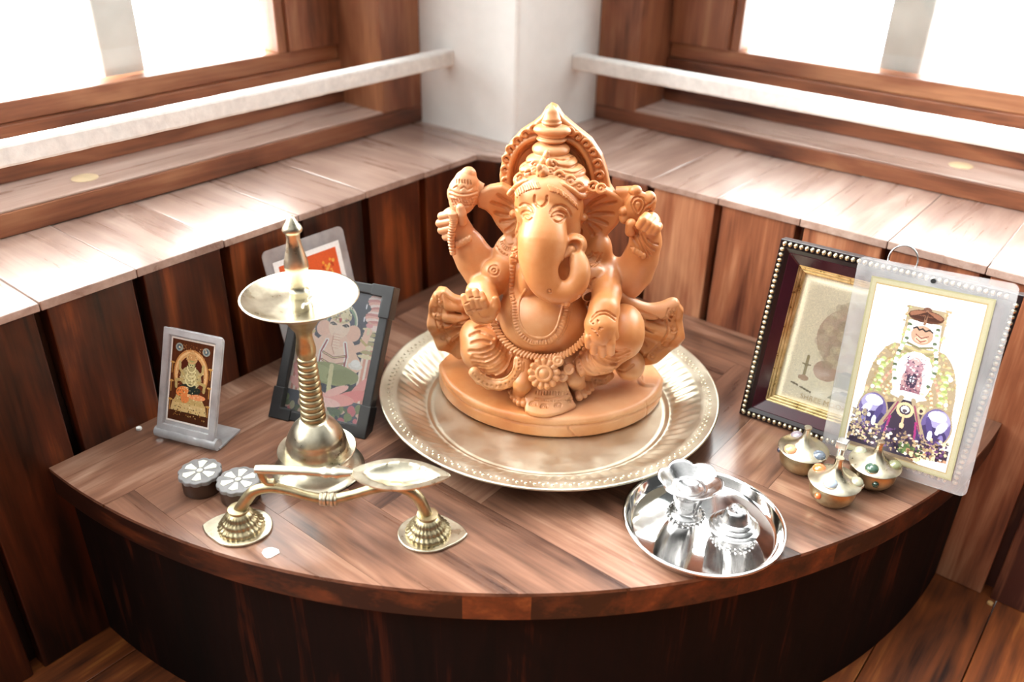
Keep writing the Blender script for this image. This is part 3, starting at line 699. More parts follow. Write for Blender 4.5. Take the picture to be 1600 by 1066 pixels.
# ---- round flower clasp with scrolls
F = Field((-30, -100, 30), (40, -40, 85), 0.5); c0 = S(850, 584, -74); U = np.array([1, 0, 0.0]); nrm = (CAML-c0)/np.linalg.norm(CAML-c0); Vv = np.cross(nrm, U); Vv /= np.linalg.norm(Vv); U = np.cross(Vv, nrm)
P_ = lambda du, dv, out=0.0, c=c0: c+U*du/PM+Vv*dv/PM+nrm*out
for q in range(13):
    a = 2*math.pi*q/13+0.2; F.cap(P_(13*math.cos(a), 13*math.sin(a), -0.6), P_(20*math.cos(a), 20*math.sin(a), -0.6), 2.1, 2.75, 0.1)
F.cap(P_(0, 0, -12), P_(0, 0, -9.2), 9.5, 9.0, 0.3); F.cap(P_(0, 0, -5), P_(0, 0, -0.5), 6.0, 5.2, 0.6)
rg_ = lambda r_, t_, out: [F.cap(P_(r_*math.cos(a), r_*math.sin(a), out), P_(r_*math.cos(a+0.35), r_*math.sin(a+0.35), out), t_, t_, 0.3) for a in np.arange(0, 6.28, 0.35)]
rg_(10.5, 1.5, 2.0); rg_(5.0, 1.3, 2.4); F.ell(P_(0, 0, 2.6), (1.3, 1.3, 1.3), 0.3)
for (u, v, r_, y) in ((872, 564, 6, -70), (879, 588, 6.5, -68), (889, 577, 6, -66)):
    cc = S(u, v, y); F.cap(cc-nrm*3, cc, 3.2, 3.0, 0.8)
    for a in np.arange(0.8, 6.1, 0.35): F.cap(P_(r_*math.cos(a), r_*math.sin(a), 1.5, cc), P_(r_*math.cos(a+0.35), r_*math.sin(a+0.35), 1.5, cc), 1.35, 1.35, 0.3)
    F.ell(cc+nrm*1.8, (1.4, 1.4, 1.4), 0.3)
for (u, v) in ((898, 566), (904, 560), (909, 552), (913, 545), (895, 572)):
    p_ = B.hit(u, v); p_ = p_ if p_ is not None else S(u, v, -60); F.ell(p_, (2.3, 2.0, 2.0), 0.5)
part('flower_clasp', F)

# ---- twisted belt
F = Field((-60, -80, 40), (60, -10, 110), 0.55)
BP = [S(p[0], p[1], p[2]) for p in spline([(768, 498, -44), (779, 520, -50), (792, 537, -56), (810, 550, -60), (832, 557, -63), (855, 559, -64), (880, 555, -63), (900, 543, -61), (914, 528, -59), (921, 514, -57)], 5)]
for a, b in zip(BP[:-1], BP[1:]): F.cap(a, b, 2.4, 2.4, 0.6)
acc = []; Ltot = 0.0; nxt = 0.0
for a, b in zip(BP[:-1], BP[1:]):
    d_ = np.linalg.norm(b-a)
    while nxt < Ltot+d_: acc.append((a+(b-a)*(nxt-Ltot)/d_, (b-a)/d_)); nxt += 2.9
    Ltot += d_
for p_, t_ in acc:
    nv = (CAML-p_)/np.linalg.norm(CAML-p_); w_ = np.cross(nv, t_); w_ /= np.linalg.norm(w_); dr = w_*2.2+t_*1.0
    F.cap(p_-dr+nv*1.9, p_+dr+nv*1.9, 1.05, 1.05, 0.15)
part('twisted_belt', F)

# ---- sacred sash looping over the belly
F = Field((-50, -80, 60), (50, -10, 150), 0.55)
inn = [(822, 452), (812, 470), (810, 490), (814, 508), (824, 521), (840, 528), (856, 526), (868, 515), (874, 500), (878, 484), (880, 474)]
out = [(806, 408), (803, 430), (801, 455), (799, 480), (801, 502), (808, 520), (821, 533), (840, 540), (860, 538), (874, 527), (884, 510), (889, 490), (892, 474)]
for L, r_ in ((inn, 1.3), (out, 1.2)):
    L = [tuple(p)[:2] for p in spline([(a, b, 0) for a, b in L], 4)]; P = B.hits(L, 0.2)
    for a, b in zip(P[:-1], P[1:]):
        if np.linalg.norm(a-b) < 10: F.cap(a, b, r_, r_, 0.6)
mid = [(801, 402), (800, 420), (799, 440), (800, 460), (804, 478), (804, 494), (807, 510), (816, 525), (830, 534), (842, 535), (858, 533), (871, 522), (879, 506), (884, 488), (886, 474)]
L = [tuple(p)[:2] for p in spline([(a, b, 0) for a, b in mid], 7)]; P = B.hits(L, 0.8)
for a, b in zip(P[:-1], P[1:]):
    if np.linalg.norm(a-b) < 10: F.cap(a, b, 2.6, 2.6, 0.6)
for i in range(1, len(P)-1, 2):
    if np.linalg.norm(P[i+1]-P[i-1]) < 14 and i % 1 == 0:
        t_ = P[i+1]-P[i-1]; t_ /= np.linalg.norm(t_)+1e-9; nv = (CAML-P[i])/np.linalg.norm(CAML-P[i]); w_ = np.cross(nv, t_)
        F.cap(P[i]-w_*2.2+nv*2.7, P[i]+w_*2.2+nv*2.7, 0.75, 0.75, 0.25, True)
part('sacred_sash', F)

# ---- shawl: a pleated fan either side, and the strap over the right shoulder
for _box in (((-122, -40, 30), (-5, 12, 125)), ((5, -40, 30), (122, 12, 125))):
    F = Field(_box[0], _box[1], 0.65)
    LF = [(738, 468), (722, 464), (708, 457), (697, 449), (684, 451), (675, 462), (671, 480), (669, 498), (673, 520), (688, 541), (703, 550), (722, 557), (736, 540), (745, 500)]
    RF = [(915, 470), (930, 450), (948, 444), (962, 450), (984, 470), (1008, 480), (1033, 477), (1049, 466), (1060, 470), (1068, 484), (1066, 500), (1070, 522), (1060, 539), (1044, 550), (1020, 564), (998, 573), (975, 560), (960, 500)]
    rl = lambda X_, Z_: 2.8*np.sin(np.arctan2(Z_-S(740, 500, -8)[2], X_-S(740, 500, -8)[0])*11.0)
    rr2 = lambda X_, Z_: 2.7*np.sin(np.arctan2(Z_-S(950, 495, -8)[2], X_-S(950, 495, -8)[0])*12.0)
    F.poly(xz(LF, -10), -17, -6, 2.6, k=2, yfn=rl); F.poly(xz(RF, -10), -17, -6, 2.6, k=2, yfn=rr2)
    F.chain([(S(918, 462, -36), PXR(9)), (S(940, 452, -34), PXR(9)), (S(962, 460, -28), PXR(10)), (S(985, 476, -22), PXR(11)), (S(1010, 486, -19), PXR(12)), (S(1035, 484, -17), PXR(12)), (S(1052, 474, -15), PXR(9))], k=2, sm=4)
    F.chain([(S(720, 482, -18), PXR(6)), (S(700, 477, -17), PXR(8)), (S(685, 462, -15), PXR(9))], k=2, sm=3)
    F.chain([(S(728, 500, -18), PXR(8)), (S(700, 496, -18), PXR(8)), (S(682, 492, -16), PXR(7))], k=2, sm=3)
    F.chain([(S(965, 480, -26), PXR(5)), (S(1000, 502, -20), PXR(6)), (S(1050, 520, -17), PXR(5))], k=2, sm=3)
    F.groove([(690, 461), (692, 478), (690, 500), (697, 520), (712, 535)], 0.6, 0.5); F.groove([(684, 463), (684, 480), (681, 500), (689, 522), (705, 541)], 0.5, 0.5)
    F.groove([(1045, 482), (1040, 500), (1042, 522), (1020, 545), (1002, 560)], 0.6, 0.5); F.groove([(1058, 480), (1055, 500), (1058, 522), (1040, 541), (1015, 556)], 0.5, 0.5)
    for (a, b, c, d) in ((950, 484, 1020, 520), (960, 495, 1010, 540), (968, 500, 995, 552), (945, 470, 1035, 500), (735, 500, 700, 515), (738, 510, 706, 532), (735, 490, 700, 489)): F.groove([(a, b), ((a+c)/2, (b+d)/2-2), (c, d)], 0.8, 1.2)
    rg = random.Random(8)
    for q in range(60):
        t = rg.random(); j = rg.randrange(4)
        L = ([(687, 463), (687, 480), (685, 500), (693, 521), (708, 538)], [(1051, 482), (1047, 500), (1050, 522), (1030, 543), (1008, 558)])[q % 2]
        a, b = L[j], L[j+1]; u, v = a[0]+(b[0]-a[0])*t+rg.uniform(-2, 2), a[1]+(b[1]-a[1])*t; F.groove([(u, v), (u+1, v+0.6)], 0.5, 0.4, sm=0)
    for (u, v) in ((1053, 515), (1019, 556), (1040, 538), (678, 485), (692, 528), (1050, 490)): F.groove([(u+4.5*math.cos(a), v+4.5*math.sin(a)) for a in np.linspace(0, 6.3, 11)], 0.45, 0.4, sm=0)
    part('shawl_fan', F)

# ---- halo plate behind the crown
F = Field((-62, -20, 165), (62, 24, 262), 0.55)
HL = [(776, 320), (782, 305), (784, 292), (782, 270), (787, 242), (797, 222), (814, 203), (834, 190), (846, 180), (853, 168), (862, 161), (871, 165), (881, 180), (900, 196), (925, 216), (941, 240), (949, 265), (954, 288), (964, 304), (985, 312), (965, 330), (800, 340)]
F.poly(xz(HL, 10), 2, 16, 3.0, k=2)
F.poly(xz([(803, 320), (800, 285), (802, 262), (810, 240), (823, 226), (840, 219), (862, 216), (884, 219), (902, 229), (915, 247), (921, 270), (923, 290), (920, 320)], 4), -10, 7, 2.0, k=2, cut=True)
for L in ([(797, 300), (795, 275), (800, 248), (811, 230), (824, 220), (838, 215)], [(884, 217), (901, 226), (915, 243), (923, 262), (927, 285), (924, 305)]):
    P = [S(u, v, 1.5) for u, v in [tuple(p)[:2] for p in spline([(a, b, 0) for a, b in L], 4)]]; F.chain([(p, 1.9) for p in P], k=0.8)
for L in ([(806, 300), (804, 275), (809, 250), (820, 234), (836, 226)], [(886, 226), (900, 236), (911, 252), (916, 272), (917, 295)]): F.groove(L, 0.7, 0.6)
curls = [(834, 201, 1), (821, 209, 1), (808, 220, 1), (797, 233, 1), (791, 248, 1), (789, 265, 1), (790, 283, 1), (792, 300, 1), (891, 206, -1), (903, 213, -1), (916, 224, -1), (927, 238, -1), (934, 255, -1), (937, 273, -1), (935, 291, -1)]
for (u, v, sg_) in curls:
    c_ = S(u, v, 1.5)
    for k_ in range(14):
        a0 = 0.3+k_*0.36; a1 = a0+0.36; r0_ = 3.3-0.10*k_; f_ = lambda a, r_: c_+np.array([sg_*r_*math.cos(a), -0.6, r_*math.sin(a)])
        F.cap(f_(a0, r0_), f_(a1, r0_-0.1), 1.25, 1.25, 0.3)
    F.ell(c_, (1.0, 1.6, 1.0), 0.3)
part('halo', F)

# ---- crown: stacked tiers, tiara with scrolls, jewel
F = Field((-58, -62, 172), (58, 22, 262), 0.5)
fe = lambda u, v, y, rx, ry, rz, **k: F.ell(S(u, v, y), (PXR(rx), ry, PXR(rz)), **k)
F.chain([(S(862, 169, 2), PXR(5)), (S(862, 178, 1), PXR(10.5)), (S(862, 187, 0), PXR(13.5))], k=0.5); fe(862, 191, 0, 15, 8, 5, k=0.5)
fe(863, 203, 0, 28, 11, 10, k=0.6); fe(863, 210, 0, 22, 10, 6, k=0.6); fe(862, 217, -1, 22.5, 11, 5.5, k=0.4); fe(861, 233, -2, 28, 14, 12.5, k=0.5)
fe(862, 252, -6, 38, 18, 14, k=0.8); fe(863, 266, -9, 49, 21, 16, k=0.8); fe(862, 284, -14, 57, 24, 20, k=1.0); fe(860, 297, -18, 54, 23, 16, k=2)
for L in ([(868, 249), (885, 250), (899, 243)], [(872, 259), (892, 262), (906, 253)], [(880, 268), (898, 271), (914, 264)], [(806, 268), (818, 258), (835, 252)], [(802, 280), (812, 272), (822, 268)]): F.groove(L, 0.7, 0.7)
for L in ([(796, 303), (806, 292), (820, 284), (838, 281)], [(856, 284), (875, 288), (893, 297), (908, 307), (920, 304), (930, 292)]):
    F.ridge(L, 2.2, 0.6, push=-0.5)
for L in ([(800, 309), (812, 297), (826, 291), (840, 289)], [(857, 293), (873, 299), (888, 310), (900, 322)]):
    L = [tuple(p)[:2] for p in spline([(a, b, 0) for a, b in L], 4)]
    for u, v in L:
        p0 = B.hit(u, v-3) ; p1 = B.hit(u+3, v+5)
        if p0 is not None and p1 is not None and np.linalg.norm(p0-p1) < 9: F.cap(p0+nrm*0.4, p1+nrm*0.4, 0.95, 0.85, 0.15)
hs = lambda u, v, o=0.0: (F.hit(u, v) if F.hit(u, v) is not None else S(u, v, -36))+nrm*o
for (u, v, r_, s_) in ((874, 276, 7, 1), (891, 283, 7, 1), (905, 291, 5.5, 1), (864, 258, 6, 1), (827, 272, 6, -1), (813, 278, 5, -1), (836, 258, 5, -1), (927, 292, 7, -1), (939, 295, 6, 1), (860, 268, 4.5, 1), (836, 267, 4, -1)):
    c_ = hs(u, v)
    for a in np.arange(0.5, 5.6, 0.4): F.cap(P_(s_*r_*math.cos(a), r_*math.sin(a), 0.6, c_), P_(s_*r_*math.cos(a+0.4), r_*math.sin(a+0.4), 0.6, c_), 1.25, 1.25, 0.3)
    F.ell(c_+nrm*1.0, (1.3, 1.3, 1.3), 0.3)
c_ = hs(848, 275); F.ell(c_, (PXR(10), 4.5, PXR(17)), 0.6); F.ell(c_+nrm*3-np.array([0, 0, 6.5]), (PXR(8), 4, PXR(8.5)), 0.4); F.ell(c_+nrm*2+np.array([0, 0, 3]), (PXR(6), 3.5, PXR(6)), 0.4)
for (u, v, r_) in ((855, 240, 2.2), (853, 247, 3.2), (849, 254, 3.0), (843, 262, 2.6), (858, 254, 2.6)): F.ell(hs(u, v), (r_, 2.5, r_*1.3), 0.5)
for (u, v) in ((842, 278), (854, 278)): F.groove([(u, v-3), (u, v+2)], 0.6, 0.4, sm=0)
part('crown', F)

# ---- things the raised hands hold (part of the clay)
F = Field((-112, -42, 135), (-60, 14, 212), 0.55)
F.chain([(S(735, 265, -10), PXR(4)), (S(732, 273, -11), PXR(12)), (S(728, 284, -12), PXR(18)), (S(724, 297, -13), PXR(22)), (S(723, 302, -13), PXR(23.5))], k=0.6)
F.chain([(S(724, 303, -14), PXR(22.5)), (S(722, 314, -15), PXR(20)), (S(720, 326, -16), PXR(12))], k=0.4)
F.chain([(S(738, 285, -6), PXR(9)), (S(752, 297, -5), PXR(9)), (S(766, 297, -5), PXR(7))], k=3); F.chain([(S(738, 312, -8), PXR(10)), (S(750, 308, -6), PXR(8))], k=3)
F.groove([(702, 304), (715, 309), (730, 310), (746, 306)], 0.7, 0.5)
F.groove([(703, 298), (716, 303), (731, 303), (746, 299)], 0.5, 0.5)
for r_ in range(3):
    for q in range(9): F.groove([(706+q*4.3+r_*1.5, 313+r_*4-0.1*(q-4)**2), (707+q*4.3+r_*1.5, 313.6+r_*4-0.1*(q-4)**2)], 0.75, 0.4, sm=0)
for q in range(6): F.groove([(714+q*4.2, 281+q*0.4), (714.5+q*4.2, 286+q*0.4)], 0.45, 0.4, sm=0)
F.groove([(709, 294), (714, 291), (719, 296), (725, 292), (731, 297), (738, 293)], 0.5, 0.5, sm=0)
part('sweet_bowl', F)
F = Field((-110, -50, 120), (-70, -10, 175), 0.5)
L = [tuple(p)[:2] for p in spline([(707, 334, 0), (709, 345, 0), (706, 360, 0), (705, 378, 0), (708, 396, 0)], 4)]
for i, (u, v) in enumerate(L): F.ell(S(u, v, -32), (PXR(7.4-2.4*i/16), 3.2, 1.55), 0.35)
F.chain([(S(u, v, -31.5), PXR(5.2-1.6*i/16)) for i, (u, v) in enumerate(L)], k=0.3)
part('rope', F)
F = Field((45, -45, 140), (95, 14, 212), 0.5)
F.ell(S(997, 322, -16), (PXR(18), 6.5, PXR(23)), 1.0); F.ell(S(1014, 313, -14), (PXR(11), 6, PXR(14)), 1.5); F.ell(S(993, 298, -15), (PXR(9.5), 5, PXR(8)), 0.6); F.ell(S(1016, 322, -14), (PXR(8), 5, PXR(8)), 1)
F.ell(S(974, 330, -16), (PXR(7), 4.5, PXR(7)), 1.0); F.ell(S(976, 342, -16), (PXR(8), 4.5, PXR(8)), 1.0); F.cap(S(985, 330, -14), S(976, 336, -14), 5, 4, 3)
F.cap(S(985, 300, -8), S(962, 300, -6), PXR(9), PXR(8), 3); F.cap(S(985, 312, -9), S(965, 312, -6), PXR(9), PXR(8), 3)
for k_ in (1.0, 0.55): F.groove([(997+k_*a, 323+k_*b) for a, b in ((0, 17), (-7, 5), (-10, -5), (-6, -13), (1, -15), (8, -12), (11, -4), (7, 6), (0, 17))], 0.6, 0.5)
F.groove([(1008, 322), (1018, 316), (1022, 310)], 0.6, 0.5); F.groove([(1008, 330), (1016, 325)], 0.6, 0.5)
part('teardrop_lotus', F)
# ================================================================ BRASS PLATE
PC = (0.2400, -0.2330)
plate = thing('brass_plate', 'large round pale brass plate with a fluted rim under the clay statue', 'plate', (PC[0], PC[1], 0.0))
def fl(r, z, a):
    if 0.106 < r < 0.129: z += 0.0014*math.sin(a*84+ (r-0.106)*140)*math.sin(math.pi*(r-0.106)/0.023)
    return r, z
prof = [(0.0, 0.0006), (0.098, 0.0006), (0.104, 0.0010), (0.108, 0.0038), (0.114, 0.0078), (0.120, 0.0118), (0.126, 0.0155), (0.130, 0.0175), (0.133, 0.0185), (0.140, 0.0200), (0.1435, 0.0206), (0.1445, 0.0212), (0.1448, 0.0222), (0.1438, 0.0230), (0.1425, 0.0226),
        (0.139, 0.0216), (0.133, 0.0203), (0.1305, 0.0200), (0.129, 0.0190), (0.1255, 0.0172), (0.121, 0.0143), (0.117, 0.0115), (0.113, 0.0088), (0.109, 0.0062), (0.1065, 0.0048), (0.1055, 0.0050), (0.1045, 0.0050), (0.103, 0.0034), (0.101, 0.0030), (0.100, 0.0034), (0.098, 0.0030), (0.06, 0.0029), (0.0, 0.0029)]
bm = bmesh.new(); lathe(bm, prof, 504, fn=fl); obj('dish', bm, M['plate'], plate, auto=0)
bm = bmesh.new()
for k in range(132):
    a = 2*math.pi*k/132
    for r, q, s_ in ((0.1372, 0.0215, 0.00125), (0.1345, 0.0208, 0.0008)): ball(bm, (r*math.cos(a+(0 if s_ > 0.001 else 0.024)), r*math.sin(a+(0 if s_ > 0.001 else 0.024)), q), s_, (1, 1, 0.7), 8)
tag(obj('embossed_dots', bm, M['plate'], plate), kind='stuff')

# ================================================================ TALL BRASS OIL LAMP
LC = (0.1585, -0.4205)
lamp = thing('oil_lamp', 'tall turned brass oil lamp with a wide shallow dish and ringed stem', 'oil lamp', (LC[0], LC[1], 0.0))
ln = np.array([CAM[0]-LC[0], CAM[1]-LC[1], 0.0])
def ax(u, v, rpx):
    q = on_plane(u, v, (LC[0], LC[1], 0), ln); dep = -(MR.T@(q-CAM))[2]; return (rpx*dep/FPX, q[2])
def axl(L): return [ax(465+(v-470)*0.03 if v < 500 else 470+(v-500)*0.11, v, r) for v, r in L]
top = axl([(339, 5), (345, 8), (353, 14), (358, 16), (361, 15), (364, 11.5), (372, 10.5), (385, 12.5), (398, 16), (410, 18.8), (418, 18.6), (426, 15.5), (436, 12.5), (444, 12.3), (450, 13), (453, 16), (457, 16), (461, 15), (463, 16), (470, 17), (479, 18.5)])
zd = 0.1505     # rim height of the dish
bm = bmesh.new(); lathe(bm, [(0, top[0][1]+0.0015)]+top+[(0.0085, zd-0.010), (0, zd-0.0105)], 48); obj('finial', bm, M['brass'], lamp)
bm = bmesh.new(); lathe(bm, [(0, zd-0.0125), (0.010, zd-0.0125), (0.016, zd-0.0115), (0.028, zd-0.0085), (0.036, zd-0.0035), (0.0405, zd-0.0005), (0.0412, zd), (0.0408, zd+0.0006), (0.0395, zd+0.0002), (0.035, zd-0.0025), (0.027, zd-0.0065), (0.016, zd-0.0092), (0.0, zd-0.0100)], 96); obj('oil_dish', bm, M['brass'], lamp, auto=0)
low = axl([(508, 24), (512, 18), (518, 13.5), (527, 12.5), (535, 14), (545, 16), (552, 15.5), (556, 13.5)])
low[0] = (0.017, zd-0.0115); low = [p for p in low if p[1] < zd-0.0116 or p is low[0]]
low.sort(key=lambda p: -p[1])
z1 = ax(478, 558, 15)[1]; z0 = ax(488, 655, 20)[1]; nR = 11; rings = []
for k in range(nR):
    f = k/(nR-1); r = 0.0070+f*0.0026; zc = z1+(z0-z1)*(k+0.5)/nR; h = (z1-z0)/nR*0.5
    for t in (-1, -0.75, -0.3, 0.3, 0.75, 1): rings.append((r-0.0011*(abs(t) ** 3), zc-t*h))
bm = bmesh.new(); lathe(bm, [(0, zd-0.0115)]+low+rings+[(0.0098, z0), (0.0, z0)], 48); obj('stem', bm, M['brass_d'], lamp)
zb = z0
base = [(0, zb+0.0005), (0.0100, zb+0.0005), (0.0115, zb-0.001), (0.0165, zb-0.006), (0.0205, zb-0.013), (0.0218, zb-0.0165), (0.0216, zb-0.0170), (0.0222, zb-0.0178), (0.0222, zb-0.0184), (0.0226, zb-0.019), (0.0238, zb-0.026), (0.0242, zb-0.0275), (0.0295, zb-0.0262), (0.0300, zb-0.0268), (0.0292, zb-0.0285), (0.026, zb-0.031)]
zz = base[-1][1]; base += [(0.022, max(zz-0.004, 0.011)), (0.0205, 0.0085), (0.0225, 0.0060), (0.029, 0.0035), (0.0345, 0.0022), (0.0352, 0.0012), (0.0348, 0.0004), (0.0, 0.0004)]
bm = bmesh.new(); lathe(bm, base, 72); obj('bell_foot', bm, M['brass'], lamp, auto=60)
# small cotton wick curled in the dish
q = on(482, 478, 2, zd-0.006)
bm = bmesh.new(); tube(bm, spline([q+np.array(d) for d in ((-0.006, -0.007, 0.0), (-0.001, -0.003, 0.0015), (0.003, 0.0, 0.004), (0.002, 0.004, 0.0065), (-0.001, 0.002, 0.0055), (-0.0015, -0.002, 0.003), (0.001, -0.006, 0.0008))], 6), 0.0009, 10)
tag(obj('cotton_wick', bm, plain('cotton', 'f2efe9', 0.9, 0.03, 400, 0.4)), 'small white looped cotton wick lying in the dish of the oil lamp', 'wick')

# ================================================================ ARCHED HANDLE AND SPOON
A0 = on(378, 826, 2, 0.0); A1 = on(669, 835, 2, 0.0); hd = (A1-A0); hd[2] = 0; HL_ = np.linalg.norm(hd); hd /= HL_; hn = np.array([hd[1], -hd[0], 0])
hang = math.atan2(hd[1], hd[0])
def hp(u, v, off=0.0): q = on_plane(u, v, A0+hn*off, hn)-A0; return np.array([q@hd, off, q[2]])
handle = thing('arched_handle', 'brass handle with two ribbed bell feet and a clasped drooping bar at the front', 'handle', tuple(A0), hang)
for sgn, x0 in ((-1, 0.0), (1, HL_)):
    bm = bmesh.new(); pts = []
    for k in range(40):
        a = 2*math.pi*k/40; r = 0.0215
        dd = abs((a-(math.pi if sgn < 0 else 0)+math.pi) % (2*math.pi)-math.pi); r += 0.0065*max(0, 1-dd/0.75)**1.2
        pts.append((x0+r*math.cos(a), 0.92*r*math.sin(a)))
    prism(bm, pts, 0.0003, 0.0022); fp = obj('foot_plate', bm, M['brass'], handle, bevel=0.0006)
    def rib(r, z, a): return (r*(1+0.045*math.sin(a*26+z*420)) if 0.0035 < z < 0.0135 else r, z)
    bm = bmesh.new(); lathe(bm, [(0.0155, 0.0022), (0.0158, 0.0036), (0.0148, 0.0056), (0.0128, 0.0066), (0.0126, 0.0082), (0.0118, 0.0102), (0.0100, 0.0112), (0.0098, 0.0130), (0.0085, 0.0150), (0.0070, 0.0162), (0.0074, 0.0170), (0.0074, 0.0186), (0.0060, 0.0190), (0.0, 0.0190)], 104, centre=(x0, 0, 0), fn=rib); obj('ribbed_bell', bm, M['brass_d'], handle, auto=60)
barp = [hp(381, 797), hp(385, 781), hp(398, 767), hp(422, 762), hp(448, 766), hp(480, 775), hp(514, 780), hp(548, 774), hp(580, 765), hp(612, 760), hp(636, 765), hp(654, 779), hp(663, 797)]
barp[0] = np.array([0.0, 0, 0.0165]); barp[-1] = np.array([HL_, 0, 0.0165])
br = [0.0040, 0.0042, 0.0040, 0.0036, 0.0034, 0.0034, 0.0036, 0.0034, 0.0034, 0.0036, 0.0040, 0.0042, 0.0040]
sp = spline(barp, 6); rr_ = np.interp(np.arange(len(sp))/6, range(13), br)
bm = bmesh.new(); tube(bm, sp, list(rr_), 20, up=(0, 1, 0)); obj('bar', bm, M['brass_d'], handle)
bm = bmesh.new(); c = Vector(hp(514, 780))
for k in range(5): tube(bm, [c+Vector((-0.005+k*0.0025-0.0011, 0, 0)), c+Vector((-0.005+k*0.0025+0.0011, 0, 0))], 0.0046+0.0006*(k in (1, 3)), 20, up=(0, 1, 0))
for v_ in bm.verts: pass
o = obj('clasp', bm, M['brass'], handle, bevel=0.0004)
# spoon lying along the top of the bar
sp_y = 0.0
zt = [hp(397, 727), hp(704, 742)]
def sp3(u, v, off=0.0): return hp(u, v, off)
s0, s1 = sp3(399, 733), sp3(704, 744)
peakz = max(p[2] for p in barp)
spoon = thing('brass_spoon', 'pale brass ritual spoon with a pointed bowl resting on the arched handle', 'spoon', tuple(A0), hang)
L = s1[0]-s0[0]
zs = lambda x: s0[2]+(s1[2]-s0[2])*(x-s0[0])/L
hpts = [(s0[0], 0, zs(s0[0])), (s0[0]+0.25*L, 0, zs(s0[0]+0.25*L)), (s0[0]+0.36*L, 0, zs(s0[0]+.36*L)-0.0004), (s0[0]+0.5*L, 0, zs(s0[0]+0.5*L))]
bm = bmesh.new(); sp = spline(hpts, 10); w_ = np.interp(np.arange(len(sp))/(len(sp)-1), [0, 0.08, 0.5, 0.62, 0.68, 0.74, 0.8, 0.86, 1], [0.0032, 0.0038, 0.0038, 0.0040, 0.0054, 0.0042, 0.0056, 0.0042, 0.0026])
tube(bm, sp, list(w_), 16, flat=0.75, up=(0, 0, 1)); obj('spoon_handle', bm, M['brass'], spoon)
bm = bmesh.new(); hx = s0[0]+0.0028; zb_ = None
pk = min(barp[2:5], key=lambda p: abs(p[0]-(hx+0.004))); zlow = pk[2]+0.0036
tube(bm, spline([(hx+0.0005, 0, zs(hx)), (hx+0.001, 0, (zs(hx)+zlow)/2), (hx+0.004, 0, zlow+0.0012), (hx+0.009, 0, zlow+0.0010)], 6), 0.0027, 14, up=(0, 1, 0)); obj('curled_end', bm, M['brass_d'], spoon)
bx0, bx1 = s0[0]+0.48*L, s1[0]; BL = bx1-bx0; bm = bmesh.new(); NU, NV = 48, 24
def outline(t): return 0.0165*max(0.0, math.sin(math.pi*min(1, max(0, t)) ** 0.92)) ** 0.8+0.0006
G_ = []
for side in (1, 0):
    rows = []
    for i in range(NU+1):
        t = i/NU; hw = outline(t); row = []
        for j in range(NV+1):
            s = -1+2*j/NV; e = abs(s); x = bx0+BL*t; y = hw*s
            dt = ((t-0.52)/0.36); rr_ = dt*dt+(s/0.72)**2; dep = 0.0078*max(0, 1-rr_) ** 0.7 if rr_ < 1 else 0
            z = zs(x)-dep-(0.0012 if side == 0 else 0)+0.0003*e
            row.append(bm.verts.new((x, y, z)))
        rows.append(row)
    for i in range(NU):
        for j in range(NV):
            f = (rows[i][j], rows[i+1][j], rows[i+1][j+1], rows[i][j+1]); bm.faces.new(f if side else f[::-1])
    G_.append(rows)
for i in range(NU):
    for j in (0, NV): bm.faces.new((G_[0][i][j], G_[0][i+1][j], G_[1][i+1][j], G_[1][i][j]))
for j in range(NV):
    for i in (0, NU): bm.faces.new((G_[0][i][j], G_[0][i][j+1], G_[1][i][j+1], G_[1][i][j]))
obj('bowl', bm, M['brass'], spoon, auto=50)

# ================================================================ TWO SMALL FLOWER-TOPPED BOXES
def flower_box(label, u, v, spin):
    c = on(u, v, 2, 0.0165); b = thing('trinket_box', label, 'box', (c[0], c[1], 0), spin, 'small flower-topped boxes')
    bm = bmesh.new(); lathe(bm, [(0, 0.0002), (0.0135, 0.0002), (0.0142, 0.001), (0.0142, 0.0125), (0, 0.0125)], 48); obj('box_body', bm, M['dark_box'], b)
    pts = []
    for k in range(120):
        a = 2*math.pi*k/120; r = 0.0148+0.0012*abs(math.cos(a*6)); pts.append((r*math.cos(a), r*math.sin(a)))
    bm = bmesh.new(); prism(bm, pts, 0.0126, 0.0162); lid = obj('lid', bm, M['grey_shell'], b, bevel=0.0006)
    for k in range(6):
        a = k*math.pi/3; bm = bmesh.new(); P = []
        for (r, w) in ((0.0036, -0.18), (0.0118, -0.24), (0.0126, 0.0), (0.0118, 0.24), (0.0036, 0.18)):
            ww = w*(1.25 if r > 0.005 else 1.6); P.append((r*math.cos(a+ww), r*math.sin(a+ww)))
        prism(bm, P, 0.01615, 0.01655); obj('inlaid_petal', bm, M['ivory'], lid, smooth=False)
    bm = bmesh.new(); lathe(bm, [(0.0022, 0.0161), (0.0022, 0.0168), (0.0016, 0.0171), (0, 0.0172)], 20); obj('inlaid_dot', bm, M['ivory'], lid)
flower_box('small grey and white flower-lidded box, the left one of the pair', 312, 735, 0.25)
flower_box('small grey and white flower-lidded box, half behind the arched brass handle', 372, 749, 0.10)

# ================================================================ STEEL TRAY WITH TWO SILVER PIECES
TC = (0.4214, -0.2892)
tray = thing('steel_tray', 'round polished steel tray at the front edge of the shelf holding two silver pieces', 'tray', (TC[0], TC[1], 0))
bm = bmesh.new(); lathe(bm, [(0, 0.0004), (0.050, 0.0004), (0.0535, 0.0024), (0.0560, 0.0074), (0.0572, 0.0086), (0.0576, 0.0096), (0.0568, 0.0104), (0.0556, 0.0100), (0.0545, 0.0086), (0.0520, 0.0034), (0.0495, 0.0016), (0, 0.0016)], 128); obj('tray_dish', bm, M['silver'], tray, auto=0)
